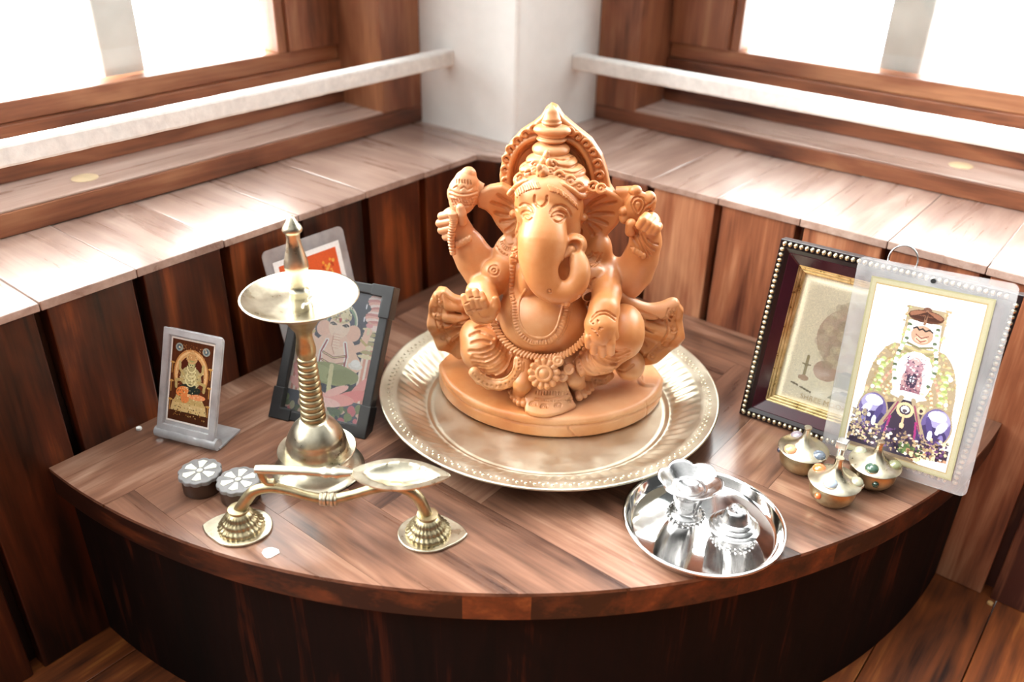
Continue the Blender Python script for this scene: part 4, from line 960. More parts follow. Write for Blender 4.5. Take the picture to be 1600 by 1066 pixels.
# small lamp cup with a petalled rim
c = on(1071, 803, 2, 0.0016)
cup = thing('silver_lamp_cup', 'small silver lamp cup with a wavy petalled rim on the steel tray', 'lamp cup', (c[0], c[1], 0.0016))
def pet(r, z, a):
    if r > 0.0125 and z > 0.020:
        q = abs(math.sin(a*3+0.4)) ** 0.75; f = min(1, (r-0.0125)/0.008); return r*(1+f*(0.16*q-0.10)), z+f*(0.0022*q-0.0006)
    return r, z
prof = [(0, 0.0002), (0.0125, 0.0002), (0.0130, 0.0012), (0.0112, 0.0024), (0.0092, 0.0042), (0.0086, 0.0070), (0.0092, 0.0110), (0.0104, 0.0145), (0.0112, 0.0185), (0.0126, 0.0222), (0.0165, 0.0262), (0.0205, 0.0290), (0.0222, 0.0302), (0.0224, 0.0310), (0.0215, 0.0311), (0.0196, 0.0300), (0.0160, 0.0275), (0.0130, 0.0252), (0.0112, 0.0240), (0.0104, 0.0243), (0.0098, 0.0238), (0.0060, 0.0222), (0, 0.0218)]
bm = bmesh.new(); lathe(bm, prof, 144, fn=pet); obj('cup', bm, M['silver_c'], cup, auto=0)
bm = bmesh.new()
for k in range(22): a = 2*math.pi*k/22; ball(bm, (0.0133*math.cos(a), 0.0133*math.sin(a), 0.0012), 0.0011, (1, 1, 1), 8)
tag(obj('beaded_foot', bm, M['silver_c'], cup), kind='stuff')
# domed incense holder with holes
c = on(1144, 838, 2, 0.0016)
inc = thing('incense_holder', 'small silver stepped dome incense holder with pin holes on the steel tray', 'incense holder', (c[0], c[1], 0.0016))
bm = bmesh.new(); lathe(bm, [(0, 0.0002), (0.0140, 0.0002), (0.0145, 0.0010), (0.0110, 0.0026), (0.0080, 0.0042), (0.0072, 0.0058), (0.0080, 0.0072), (0.0160, 0.0080), (0.0176, 0.0086), (0.0178, 0.0096), (0.0164, 0.0108), (0.0150, 0.0110), (0.0151, 0.0122), (0.0136, 0.0135), (0.0126, 0.0137), (0.0127, 0.0149), (0.0112, 0.0162), (0.0100, 0.0164), (0.0086, 0.0200), (0.0074, 0.0232), (0.0068, 0.0242), (0.0055, 0.0247), (0, 0.0249)], 72); o_ = obj('dome', bm, M['silver_c'], inc)
mh = plain('hole_black', '0a0808', 0.9, 0.0)
for k in range(6):
    r = 0 if k == 0 else 0.0036; a = k*2*math.pi/5; bm = bmesh.new(); lathe(bm, [(0, 0.0242), (0.0007, 0.0242), (0.0007, 0.0251-r*0.05), (0, 0.0251-r*0.05)], 10, centre=(r*math.cos(a), r*math.sin(a), 0)); obj('pin_hole', bm, mh, o_)
bm = bmesh.new()
for k in range(26): a = 2*math.pi*k/26; ball(bm, (0.0148*math.cos(a), 0.0148*math.sin(a), 0.0012), 0.0010, (1, 1, 1), 8)
tag(obj('beaded_foot', bm, M['silver_c'], inc), kind='stuff')

# ================================================================ THREE-POT POWDER HOLDER
pots = [(1256, 699), (1305, 748), (1368, 722)]
PCs = [on(u, v, 2, 0.0205) for u, v in pots]; mc = sum(PCs)/3
kum = thing('powder_pot_cluster', 'cluster of three small lidded brass pots set with coloured stones', 'powder pots', (mc[0], mc[1], 0))
cols = {'coral': '', 'x': ''}
def stone(c): 
    m = MT('stone_'+c); m.set(Base_Color=srgb(c), Roughness=0.08, Specular_IOR_Level=0.8, Subsurface_Weight=0.2, Subsurface_Scale=0.002, Coat_Weight=0.6); return m.m
ST = {k: stone(v) for k, v in dict(peach='e8a77c', coral='e2703a', slate='5a6370', blue='a9b8c4', green='3f5a48', moss='7a7a55', mauve='8c8088', clear='9d9a82', navy='2c3346', dark='1f3a2c').items()}
layout = [[('mauve', -100, 0.0145), ('peach', -48, 0.0128), ('slate', 30, 0.0140)], [('coral', 185, 0.0135), ('blue', -30, 0.0105), ('clear', 60, 0.0150)], [('clear', 160, 0.0145), ('green', -50, 0.0120), ('moss', 50, 0.0135)]]
side = [('navy', -100+20), ('coral', -75), ('dark', -35)]
cdir = math.atan2(CAM[1]-mc[1], CAM[0]-mc[0])
for i, c in enumerate(PCs):
    cx, cy = c[0]-mc[0], c[1]-mc[1]
    bm = bmesh.new(); lathe(bm, [(0, 0.0002), (0.0090, 0.0002), (0.0125, 0.0022), (0.0158, 0.0062), (0.0170, 0.0108), (0.0166, 0.0155), (0.0158, 0.0185), (0, 0.0185)], 48, centre=(cx, cy, 0)); pot = obj('pot', bm, M['brass_d'], kum)
    bm = bmesh.new(); lathe(bm, [(0.0, 0.0187), (0.0190, 0.0187), (0.0194, 0.0194), (0.0186, 0.0202), (0.0140, 0.0216), (0.0095, 0.0234), (0.0060, 0.0262), (0.0036, 0.0300), (0.0024, 0.0345), (0.0022, 0.0378), (0.0030, 0.0388), (0.0028, 0.0398), (0, 0.0400)], 48, centre=(cx, cy, 0)); lid = obj('lid', bm, M['brass'], kum)
    for nm, deg, r in layout[i]:
        a = cdir+math.radians(deg+(-8 if nm == 'peach' else 0))if False else cdir+math.radians({'mauve': -150, 'peach': -42, 'slate': 62, 'coral': -115, 'blue': -12, 'clear': 100 if i == 1 else -125, 'green': -8, 'moss': 95}[nm])
        zt = 0.0225-(r-0.0105)*0.42; P = (cx+r*math.cos(a), cy+r*math.sin(a), zt)
        bm = bmesh.new(); ball(bm, P, 0.0047, (1.1, 1.1, 0.8), 14); obj('cabochon', bm, ST[nm], lid, label={'peach': 'peach stone', 'slate': 'slate grey stone', 'mauve': 'mauve stone', 'coral': 'orange stone', 'blue': 'pale blue stone', 'clear': 'clear stone', 'green': 'dark green stone', 'moss': 'mossy stone'}[nm])
        bm = bmesh.new(); lathe(bm, [(0.0048, -0.0028), (0.0058, -0.0022), (0.0056, -0.0006), (0.0048, -0.0004)], 20, centre=P, cap=False, fn=lambda r_, z_, a_: (r_*(1+0.06*math.sin(a_*10)), z_)); obj('stone_setting', bm, M['brass'], lid)
    nm, deg = side[i]; a = cdir+math.radians({0: -92, 1: -30, 2: 12}[i]); P = (cx+0.0168*math.cos(a), cy+0.0168*math.sin(a), 0.0118)
    bm = bmesh.new(); ball(bm, P, 0.0026, (1, 1, 1), 12); obj('cabochon', bm, ST[nm], pot, label={'navy': 'navy stone', 'coral': 'orange stone', 'dark': 'dark green stone'}[nm])
bm = bmesh.new(); tube(bm, [(0, 0, 0.004), (0, 0, 0.034)], 0.0026, 12, up=(0, 1, 0)); box(bm, -0.004, 0.004, -0.004, 0.004, 0.0345, 0.041); obj('centre_post', bm, M['silver_c'], kum, bevel=0.0005)
# tiny crumbs
def chip(label, p, s, mat, cat, n=7, nm='flake'):
    bm = bmesh.new(); rr_ = random.Random(int(abs(p[0])*1e5)); prism(bm, [(s*(0.7+0.5*rr_.random())*math.cos(2*math.pi*k/n), s*(0.7+0.5*rr_.random())*math.sin(2*math.pi*k/n)) for k in range(n)], 0, 0.0005 if s > 0.003 else 0.002)
    return tag(obj(nm, bm, mat, smooth=False, loc=tuple(p)), label, cat)
c = on(424, 864, 2, 0); chip('white irregular flat flake lying on the shelf near the left brass foot', (c[0], c[1], 0.0001), 0.0058, M['off_white'], 'flake', 11, 'white_flake')  # thin flat white shape with an irregular outline
c = on(217, 671, 2, 0); chip('tiny off-white crumb on the shelf at the foot of the left wall', (0.006, c[1], 0.0002), 0.0022, M['off_white'], 'crumb', 7, 'crumb')
c = on(1552, 933, 2, FZ); chip('tiny yellowish crumb on the floor at the foot of the right wall', (c[0], min(c[1], -0.008), FZ+0.0002), 0.0028, plain('crumb_tan', 'c9a068', 0.7, 0.1), 'crumb', 7, 'crumb')
# ================================================================ PICTURES
class Paint:
    """a printed picture: coloured cells on a flat sheet, 0..1 across and 0..1 from the top down"""
    def __init__(s, w, h, res, bg):
        s.w, s.h = w, h; s.nx, s.ny = int(w/res), int(h/res); s.c = np.zeros((s.ny, s.nx, 3)); s.c[:] = s.col(bg)
        s.X, s.Y = np.meshgrid((np.arange(s.nx)+0.5)/s.nx, (np.arange(s.ny)+0.5)/s.ny); s.a = h/w; s.rng = np.random.RandomState(7)
    def col(s, c): return np.array([int(c[i:i+2], 16)/255 for i in (0, 2, 4)])
    def put(s, m, c, a=1.0): s.c[m] = s.c[m]*(1-a)+s.col(c)*a
    def ell(s, x, y, rx, ry, c, a=1.0, rot=0.0):
        dx, dy = (s.X-x), (s.Y-y)*s.a; cr, sr = math.cos(rot), math.sin(rot); u, v = dx*cr+dy*sr, -dx*sr+dy*cr; s.put((u/rx)**2+(v/(ry*s.a))**2 < 1, c, a)
    def ring(s, x, y, rx, ry, t, c, y0=-9, y1=9):
        q = np.sqrt(((s.X-x)/rx)**2+((s.Y-y)/ry)**2); s.put((abs(q-1) < t) & (s.Y > y0) & (s.Y < y1), c)
    def poly(s, P, c, a=1.0):
        m = np.zeros(s.X.shape, bool)
        for i in range(len(P)):
            x0, y0 = P[i]; x1, y1 = P[i-1]
            if y0 == y1: continue
            m ^= ((s.Y >= min(y0, y1)) & (s.Y < max(y0, y1)) & (s.X < x0+(s.Y-y0)*(x1-x0)/(y1-y0)))
        s.put(m, c, a)
    def line(s, P, t, c, a=1.0):
        m = np.zeros(s.X.shape, bool)
        for (x0, y0), (x1, y1) in zip(P[:-1], P[1:]):
            dx, dy = x1-x0, (y1-y0)*s.a; L = dx*dx+dy*dy+1e-9; q = np.clip(((s.X-x0)*dx+(s.Y-y0)*s.a*dy)/L, 0, 1)
            m |= (s.X-x0-q*dx)**2+((s.Y-y0)*s.a-q*dy)**2 < t*t
        s.put(m, c, a)
    def spots(s, n, box, r, cols, a=1.0, inside=None):
        for _ in range(n):
            x, y = s.rng.uniform(box[0], box[2]), s.rng.uniform(box[1], box[3])
            if inside and not inside(x, y): continue
            s.ell(x, y, r*s.rng.uniform(0.5, 1.3), r/s.a*s.rng.uniform(0.5, 1.3), cols[s.rng.randint(len(cols))], a)
    def build(s, name, mat, parent, x0, z0, y, jitter=0.03):
        """sheet in the x-z plane of the parent, its lower left corner at (x0, z0), facing -y"""
        s.c = np.clip(s.c*(1+jitter*s.rng.randn(s.ny, s.nx, 1)), 0, 1)
        xs = x0+np.arange(s.nx+1)*s.w/s.nx; zs_ = z0+s.h-np.arange(s.ny+1)*s.h/s.ny
        V = np.zeros((s.ny+1, s.nx+1, 3)); V[..., 0] = xs[None]; V[..., 1] = y; V[..., 2] = zs_[:, None]
        i = (np.arange(s.ny)[:, None]*(s.nx+1)+np.arange(s.nx)[None]).ravel(); Q = np.stack([i, i+s.nx+1, i+s.nx+2, i+1], 1)
        me = bpy.data.meshes.new(name); me.vertices.add(V.size//3); me.vertices.foreach_set('co', V.astype(np.float32).ravel()); me.loops.add(Q.size); me.loops.foreach_set('vertex_index', Q.ravel().astype(np.int32))
        me.polygons.add(len(Q)); me.polygons.foreach_set('loop_start', np.arange(0, Q.size, 4, dtype=np.int32)); me.update(calc_edges=True)
        lin = np.where(s.c <= 0.04045, s.c/12.92, ((s.c+0.055)/1.055)**2.4).reshape(-1, 3); a = me.attributes.new('ink', 'FLOAT_COLOR', 'FACE'); a.data.foreach_set('color', np.concatenate([lin, np.ones((len(lin), 1))], 1).astype(np.float32).ravel())
        return obj(name, me, mat, parent, smooth=False)
def ink(name, rough=0.35, metallic=0.0):
    m = MT(name); a = m.N('ShaderNodeAttribute', attribute_name='ink'); m.set(Base_Color=a.outputs['Color'], Roughness=rough, Metallic=metallic); return m.m
M['print'] = ink('printed_paper', 0.3); M['print_gold'] = ink('gold_foil_print', 0.4, 0.0)
def lean(root, yaw, tilt, roll=0.0):
    root.rotation_euler = (Matrix.Rotation(yaw, 3, 'Z')@Matrix.Rotation(-tilt, 3, 'X')@Matrix.Rotation(-roll, 3, 'Y')).to_euler()
def slab(w, h, r, y0, y1, x0=0.0, z0=0.0):
    bm = bmesh.new(); P = rrect(w, h, r, 6, x0, z0); A = [bm.verts.new((p[0], y0, p[1])) for p in P]; Bv = [bm.verts.new((p[0], y1, p[1])) for p in P]
    bm.faces.new(A); bm.faces.new(Bv[::-1])
    for i in range(len(P)): bm.faces.new((A[i], A[(i+1) % len(P)], Bv[(i+1) % len(P)], Bv[i]))
    return bm
def frame4(bm, w, h, b, y0, y1, x0=0.0, z0=0.0, slope=0.0):
    """mitred rectangular frame; slope lowers the inner edge"""
    O = [(x0, z0), (x0+w, z0), (x0+w, z0+h), (x0, z0+h)]; I = [(x0+b, z0+b), (x0+w-b, z0+b), (x0+w-b, z0+h-b), (x0+b, z0+h-b)]
    of = [bm.verts.new((p[0], y0, p[1])) for p in O]; inf = [bm.verts.new((p[0], y0+slope, p[1])) for p in I]; ob = [bm.verts.new((p[0], y1, p[1])) for p in O]; ib = [bm.verts.new((p[0], y1, p[1])) for p in I]
    for i in range(4):
        j = (i+1) % 4; bm.faces.new((of[i], of[j], inf[j], inf[i])); bm.faces.new((ob[j], ob[i], ib[i], ib[j])); bm.faces.new((of[j], of[i], ob[i], ob[j])); bm.faces.new((inf[i], inf[j], ib[j], ib[i]))
    return bm

# ---- small clear stand with a temple goddess card (left)
card = thing('picture_card_stand', 'small clear plastic stand holding a brown temple deity card by the left wall', 'picture stand', (0.0276, -0.4764, 0.0005))
YA, LE_, W1, H1 = math.radians(19.8), math.radians(21), 0.0543, 0.0841
lean_root = card; card.rotation_euler = (0, 0, YA)
def tilt_child(o, t, z=0.0): o.rotation_euler = (-t, 0, 0); o.location = (0, 0, z); return o
tilt_child(obj('clear_holder', slab(W1, H1, 0.004, -0.0005, 0.0012), M['clear'], card, auto=30), LE_, 0.008)
bm = bmesh.new(); frame4(bm, W1, H1, 0.0055, -0.0030, -0.0006); tilt_child(obj('raised_border', bm, M['clear'], card, smooth=False, bevel=0.0006), LE_, 0.008)
bm = bmesh.new(); tube(bm, [(-0.002+k*(W1+0.004)/16, 0, 0.0052) for k in range(17)], [0.0052 if k % 4 else 0.0049 for k in range(17)], 20); obj('base_roll', bm, M['clear'], card)
bm = bmesh.new(); box(bm, -0.001, W1+0.003, 0.0, 0.028, 0.0003, 0.0024); obj('base_plate', bm, M['clear'], card, smooth=False, bevel=0.0005)
p = Paint(0.0405, 0.0690, 0.00028, 'efe6dc'); p.poly([(0.03, 0.02), (0.97, 0.02), (0.97, 0.98), (0.03, 0.98)], '5a2c15')
for x in np.linspace(0.1, 0.9, 9): p.line([(x, 0.03), (x, 0.97)], 0.012, '6f3a1c', 0.5)
p.poly([(0.08, 0.84), (0.92, 0.84), (0.97, 0.98), (0.03, 0.98)], '4a2410')
for r_, c in ((0.40, 'c98a4c'), (0.37, 'e8bd85'), (0.33, 'd7a066'), (0.29, '5a2412')): p.ell(0.5, 0.40, r_, r_*0.72, c)
p.poly([(0.2, 0.42), (0.8, 0.42), (0.8, 0.62), (0.2, 0.62)], '6a2f18')
for sx in (0.15, 0.85):
    p.ell(sx+(0.04 if sx < .5 else -0.04), 0.11, 0.085, 0.048, '9aa39a'); p.ell(sx+(0.04 if sx < .5 else -0.04), 0.11, 0.055, 0.032, '5d6d78'); p.ell(sx+(0.04 if sx < .5 else -0.04), 0.11, 0.02, 0.012, 'd8cfb0')
    for y in (0.30, 0.52, 0.74): p.ell(0.06 if sx < .5 else 0.94, y, 0.05, 0.012, 'd1a25a'); p.line([(0.06 if sx < .5 else 0.94, y), (0.06 if sx < .5 else 0.94, y+0.12)], 0.012, 'b98642')
p.poly([(0.12, 0.74), (0.88, 0.74), (0.92, 0.86), (0.08, 0.86)], 'd8b980'); p.poly([(0.2, 0.68), (0.8, 0.68), (0.88, 0.76), (0.12, 0.76)], 'c9a86c')
p.ell(0.5, 0.44, 0.24, 0.13, 'b9aa78'); p.ell(0.5, 0.50, 0.17, 0.11, 'cdbf8a'); p.ell(0.5, 0.58, 0.25, 0.06, '26322c')
p.ell(0.33, 0.62, 0.15, 0.06, 'ec8a48', rot=-0.4); p.ell(0.40, 0.70, 0.09, 0.06, 'e98a4c', rot=0.8); p.ell(0.68, 0.66, 0.19, 0.035, 'f09a66', rot=-0.05)
p.ell(0.5, 0.275, 0.085, 0.062, 'a9a568'); p.ell(0.5, 0.30, 0.06, 0.035, 'c8c08a'); p.poly([(0.40, 0.24), (0.60, 0.24), (0.56, 0.15), (0.5, 0.11), (0.44, 0.15)], 'cf9a62'); p.ring(0.5, 0.21, 0.11, 0.06, 0.18, 'd2a770')
p.ell(0.475, 0.295, 0.012, 0.006, '1c1c18'); p.ell(0.525, 0.295, 0.012, 0.006, '1c1c18'); p.line([(0.48, 0.322), (0.52, 0.322)], 0.006, '7a2a20')
for y in (0.36, 0.41, 0.46, 0.52): p.ring(0.5, y-0.05, 0.09+0.1*(y-0.3), 0.07, 0.12, 'e6dba6', y-0.05, 1)
for sgn in (-1, 1):
    p.line([(0.5+sgn*0.17, 0.42), (0.5+sgn*0.26, 0.36), (0.5+sgn*0.27, 0.28)], 0.028, 'c4ad72'); p.line([(0.5+sgn*0.18, 0.48), (0.5+sgn*0.33, 0.50), (0.5+sgn*0.32, 0.58)], 0.03, 'bfa56a')
p.spots(160, (0.18, 0.36, 0.82, 0.82), 0.012, ['efe3b4', 'a88b4c', '6d5a35', 'd9c58e'], 0.85); p.spots(60, (0.12, 0.80, 0.88, 0.94), 0.012, ['e7c37c', 'b8843c', '2a150a'], 0.9)
p.spots(70, (0.2, 0.06, 0.8, 0.24), 0.010, ['f0cf98', 'b97f48'], 0.8)
tilt_child(p.build('deity_print', M['print'], card, 0.0069, 0.0085, -0.00075), LE_, 0.008)

# ---- black frame with a painted elephant god on a pink lotus
bf = thing('black_picture_frame', 'black framed painting of an elephant god on a pink lotus behind the oil lamp', 'picture frame', (0.0718, -0.4015, 0.0008)); W2, H2 = 0.0900, 0.1255
lean(bf, math.radians(19.5), math.radians(31.5))
bm = bmesh.new(); frame4(bm, W2, H2, 0.0085, 0.0, 0.0105); obj('frame', bm, M['black'], bf, smooth=False, bevel=0.0012)
bm = bmesh.new(); box(bm, 0.006, W2-0.006, 0.0062, 0.0095, 0.006, H2-0.006); obj('backing', bm, M['black'], bf, smooth=False)
for (x, z) in ((-0.0008, -0.0008), (W2-0.0192, -0.0008), (W2-0.0192, H2-0.0262), (-0.0008, H2-0.0262)):
    bm = bmesh.new(); left, low_ = x < 0.01, z < 0.01
    Lp = [(0, 0), (0.020, 0), (0.020, 0.0098), (0.0098, 0.0098), (0.0098, 0.027), (0, 0.027)]
    P = [((x+q[0]) if left else (x+0.020-q[0]), (z+q[1]) if low_ else (z+0.027-q[1])) for q in Lp]
    A = [bm.verts.new((q[0], -0.0012, q[1])) for q in P]; Bv = [bm.verts.new((q[0], 0.0115, q[1])) for q in P]; bm.faces.new(A); bm.faces.new(Bv[::-1])
    for i in range(6): bm.faces.new((A[i], A[(i+1) % 6], Bv[(i+1) % 6], Bv[i]))
    obj('corner_guard', bm, M['black'], bf, smooth=False, bevel=0.0007)
bm = bmesh.new(); q0 = Vector((W2/2, 0.0118, H2*0.80)); hgt = 0.0; t_ = math.radians(31.5)
zf = (H2*0.80)*math.cos(t_)-0.012*math.sin(t_); a_ = math.radians(31.5); Ls = (H2*0.8*math.cos(a_)-0.0118*math.sin(a_))/math.cos(0.20)
d_ = Vector((0, math.sin(a_+0.20), -math.cos(a_+0.20)))   # strut in the frame's own axes
e_ = q0+d_*Ls*0.985
tube(bm, [q0, e_], 0.0022, 8, up=(1, 0, 0)); obj('easel_strut', bm, M['black'], bf)
p = Paint(0.0735, 0.1090, 0.00040, '2b2d42')
for x0, sg_ in ((0.0, 1), (1.0, -1)):
    X_ = lambda t: x0+sg_*t
    for i, c in enumerate(('f3e3d6', 'dba08c', 'f4e7dc', 'cf8f80', 'ead9c8')): p.poly([(X_(0), 0.36), (X_(0.155-0.03*i), 0.36), (X_(0.155-0.03*i), 0.9), (X_(0), 0.9)], c)
    for i in range(7): p.ell(X_(0.10), 0.27+0.035*i, 0.105-0.012*(i % 2), 0.016, ('e8dcb6', 'b6a878')[i % 2])
    for i in range(14): p.ell(X_(0.07+0.03*math.sin(i*0.9)), 0.02+i*0.018, 0.11, 0.022, ('e9b3a6', 'f6e0d8', 'd18c84')[i % 3])
    for y in (0.10, 0.20): p.ell(X_(0.21), y, 0.008, 0.022, 'e8e6ee')
p.poly([(0, 0.84), (1, 0.84), (1, 1), (0, 1)], '4d5563'); p.spots(60, (0, 0.88, 1, 1), 0.045, ['7d8a5d', 'a8a98a', 'd9b9a6', '5c6b4e', 'c8707a', '394150'])
Y0 = p.Y; p.Y = (p.Y-0.06)*0.97/0.94
p.ell(0.52, 0.20, 0.20, 0.155, 'e7e3cf'); p.ell(0.52, 0.205, 0.185, 0.143, '7f9a7a'); p.ell(0.52, 0.21, 0.165, 0.128, '39405c')
p.ell(0.5, 0.44, 0.27, 0.155, 'f0cdb8'); p.ell(0.5, 0.52, 0.22, 0.12, 'f3d3bf')
for sg_ in (-1, 1):
    p.line([(0.5+sg_*0.22, 0.40), (0.5+sg_*0.33, 0.36), (0.5+sg_*0.36, 0.26)], 0.045, 'f1cbb4'); p.ell(0.5+sg_*0.37, 0.235, 0.05, 0.03, 'f0c9b2'); p.line([(0.5+sg_*0.37, 0.25), (0.5+sg_*0.37, 0.17)], 0.016, 'e4d9b4'); p.ell(0.5+sg_*0.37, 0.185, 0.045, 0.018, 'e3a0a2')
    p.line([(0.5+sg_*0.24, 0.45), (0.5+sg_*0.33, 0.52), (0.5+sg_*0.25, 0.57)], 0.05, 'f1cdb6'); p.line([(0.5+sg_*0.30, 0.31), (0.5+sg_*0.37, 0.34)], 0.016, 'c9b176'); p.ell(0.5+sg_*0.19, 0.27, 0.09, 0.065, 'eec3ad')
p.ell(0.79, 0.52, 0.09, 0.03, 'eae6e0'); p.ell(0.79, 0.50, 0.06, 0.03, 'f7f5f2')
p.ell(0.5, 0.235, 0.135, 0.095, 'f4dac4'); p.ell(0.5, 0.15, 0.135, 0.06, 'd9c79a'); p.ell(0.5, 0.12, 0.10, 0.05, 'e9dcb6'); p.ell(0.5, 0.085, 0.05, 0.035, 'cdb880'); p.spots(50, (0.38, 0.07, 0.62, 0.19), 0.012, ['a8935c', 'f4ecd0', '7b7a68', 'c98f8a'])
p.line([(0.5, 0.25), (0.49, 0.34), (0.50, 0.41), (0.55, 0.45), (0.60, 0.42)], 0.050, 'f5dcc8'); p.line([(0.445, 0.30), (0.45, 0.40), (0.50, 0.46)], 0.005, 'c98f74'); 
for k in range(6): p.line([(0.455, 0.30+k*0.022), (0.54, 0.30+k*0.022)], 0.003, 'd9a88e')
for sg_ in (-1, 1): p.line([(0.5+sg_*0.045, 0.225), (0.5+sg_*0.085, 0.212), (0.5+sg_*0.115, 0.222)], 0.010, '3b2c2a'); p.ell(0.5+sg_*0.08, 0.228, 0.02, 0.006, '241b1a')
p.ell(0.5, 0.185, 0.014, 0.020, 'c0303a')
for dx in (-0.17, 0.16): p.line([(0.5+dx*0.7, 0.36), (0.5+dx*1.0, 0.46), (0.5+dx*0.95, 0.60)], 0.026, 'f6f2ec'); p.line([(0.5+dx*0.7, 0.36), (0.5+dx*1.0, 0.46), (0.5+dx*0.95, 0.60)], 0.010, 'a24b4e')
for y in (0.46, 0.52, 0.57): p.line([(0.36, y), (0.5, y+0.03), (0.64, y)], 0.014, '8c4a4a'); p.line([(0.36, y), (0.5, y+0.03), (0.64, y)], 0.005, 'e6d7a4')
p.Y = Y0
p.ell(0.5, 0.66, 0.36, 0.085, '9ba06f'); p.ell(0.36, 0.665, 0.20, 0.06, 'abb07e', rot=0.15); p.ell(0.66, 0.665, 0.20, 0.06, '8f9563', rot=-0.15); p.line([(0.50, 0.60), (0.52, 0.80)], 0.028, 'ddd6a8')
p.ell(0.76, 0.76, 0.07, 0.05, '26392f')
for (x, y, rx, ry, rt, c) in ((0.12, 0.72, 0.16, 0.03, 0.9, 'e7a4a0'), (0.9, 0.72, 0.18, 0.035, -0.9, 'eaa29c'), (0.2, 0.80, 0.22, 0.04, 0.35, 'f0b7b0'), (0.82, 0.80, 0.22, 0.045, -0.35, 'e8918e'), (0.35, 0.84, 0.20, 0.045, 0.1, 'f3c4bd'), (0.62, 0.85, 0.24, 0.05, -0.12, 'efaaa4'), (0.5, 0.88, 0.20, 0.035, 0, 'f6cdc6'), (0.62, 0.78, 0.16, 0.03, -0.5, 'f4c2ba')): p.ell(x, y, rx, ry, c, rot=rt)
p.build('painting', M['print'], bf, 0.0082, 0.0082, 0.0060)
bm = bmesh.new(); box(bm, 0.0083, W2-0.0083, 0.0044, 0.0050, 0.0083, H2-0.0083); obj('front_glass', bm, M['film_thin'], bf, smooth=False)

# ---- laminated orange picture leaning on the left wall
lr = thing('laminated_orange_picture', 'rounded laminated orange print with a white border leaning on the left wall behind the lamp', 'picture', (0.0, 0.0, 0.0))
LRP = dict(x=0.0355, y=-0.3475, w=0.089, h=0.1170, roll=math.radians(0))
lr.location = (LRP['x'], LRP['y'], 0.0008); lean(lr, math.radians(88), math.radians(13.0), 0)
W3, H3 = LRP['w'], LRP['h']
obj('laminate', slab(W3, H3, 0.006, 0.0, 0.0012), M['clear'], lr, auto=30)
p = Paint(W3-0.016, H3-0.020, 0.0005, 'f1ede9'); p.poly([(0.07, 0.05), (0.93, 0.05), (0.93, 0.95), (0.07, 0.95)], 'dc5a2a')
p.ell(0.55, 0.52, 0.30, 0.30, 'c9a79a'); p.ell(0.45, 0.36, 0.22, 0.14, 'd8bcae'); p.ell(0.5, 0.75, 0.34, 0.16, 'b98f84')
p.spots(16, (0.66, 0.14, 0.88, 0.34), 0.022, ['e9a23c', 'e8b25a', 'b8401c'])
p.spots(10, (0.12, 0.30, 0.3, 0.5), 0.022, ['e9a23c', 'f0c060'])
p.build('orange_print', M['print'], lr, 0.008, 0.008, -0.0004)

# ---- maroon beaded frame with a gold picture
mf = thing('maroon_picture_frame', 'maroon lacquered frame with silver-gilt beading around a pale gold picture', 'picture frame', (0.3749, -0.1367, 0.0008)); W4, H4 = 0.1765, 0.1559; lm = math.radians(11.6)
lean(mf, math.radians(5.2), lm)
bm = bmesh.new(); frame4(bm, W4, H4, 0.006, 0.0005, 0.013); frame4(bm, W4-0.011, H4-0.011, 0.0045, -0.0012, 0.012, 0.0055, 0.0055, 0.002); obj('outer_moulding', bm, M['maroon_d'], mf, smooth=False, bevel=0.0006)
bm = bmesh.new(); frame4(bm, W4-0.018, H4-0.018, 0.0095, 0.0, 0.0118, 0.009, 0.009, 0.0050); obj('maroon_moulding', bm, M['maroon'], mf, smooth=False, bevel=0.0008)
bm = bmesh.new(); b0 = 0.0170
for k in range(3): frame4(bm, W4-2*(b0+k*0.0023), H4-2*(b0+k*0.0023), 0.0022, 0.0046+0.0009*k, 0.0115, b0+k*0.0023, b0+k*0.0023, 0.0005)
obj('gold_slip', bm, M['gold'], mf, smooth=False, bevel=0.0004)
bm = bmesh.new(); nb = 0; bp = 0.0045
for k in range(int((W4-0.006)/bp)):
    for z in (0.0032, H4-0.0032): ball(bm, (0.004+k*bp, 0.0, z), 0.0021, (0.85, 1, 1), 8)
for k in range(int((H4-0.006)/bp)):
    for x in (0.0032, W4-0.0032): ball(bm, (x, 0.0, 0.004+k*bp), 0.0021, (1, 1, 0.85), 8)
tag(obj('beading', bm, M['bead'], mf), kind='stuff')
bm = bmesh.new(); box(bm, 0.008, W4-0.008, 0.0118, 0.0138, 0.008, H4-0.008); obj('backing', bm, M['maroon_d'], mf, smooth=False)
bm = bmesh.new(); hh = H4*0.75; q0 = Vector((W4*0.4, 0.0142, hh)); Ls = (hh*math.cos(lm)-0.0142*math.sin(lm))/math.cos(0.30); e_ = q0+Vector((0, math.sin(lm+0.30), -math.cos(lm+0.30)))*Ls*0.985; tube(bm, [q0, e_], 0.003, 8, up=(1, 0, 0)); obj('easel_strut', bm, M['maroon_d'], mf)
bm = bmesh.new(); rc = 0.0068; cx_ = 0.0915; tube(bm, [(cx_+0.0105*math.cos(a), 0.010, H4+0.0035+0.0115*math.sin(a)) for a in np.linspace(-0.6, math.pi+0.6, 30)], 0.0007, 8, up=(0, 1, 0)); obj('hanging_ring', bm, M['silver_c'], mf)
gx, gz = W4-2*0.0238, H4-2*0.0238
p = Paint(gx, gz, 0.0006, 'efe4c6')
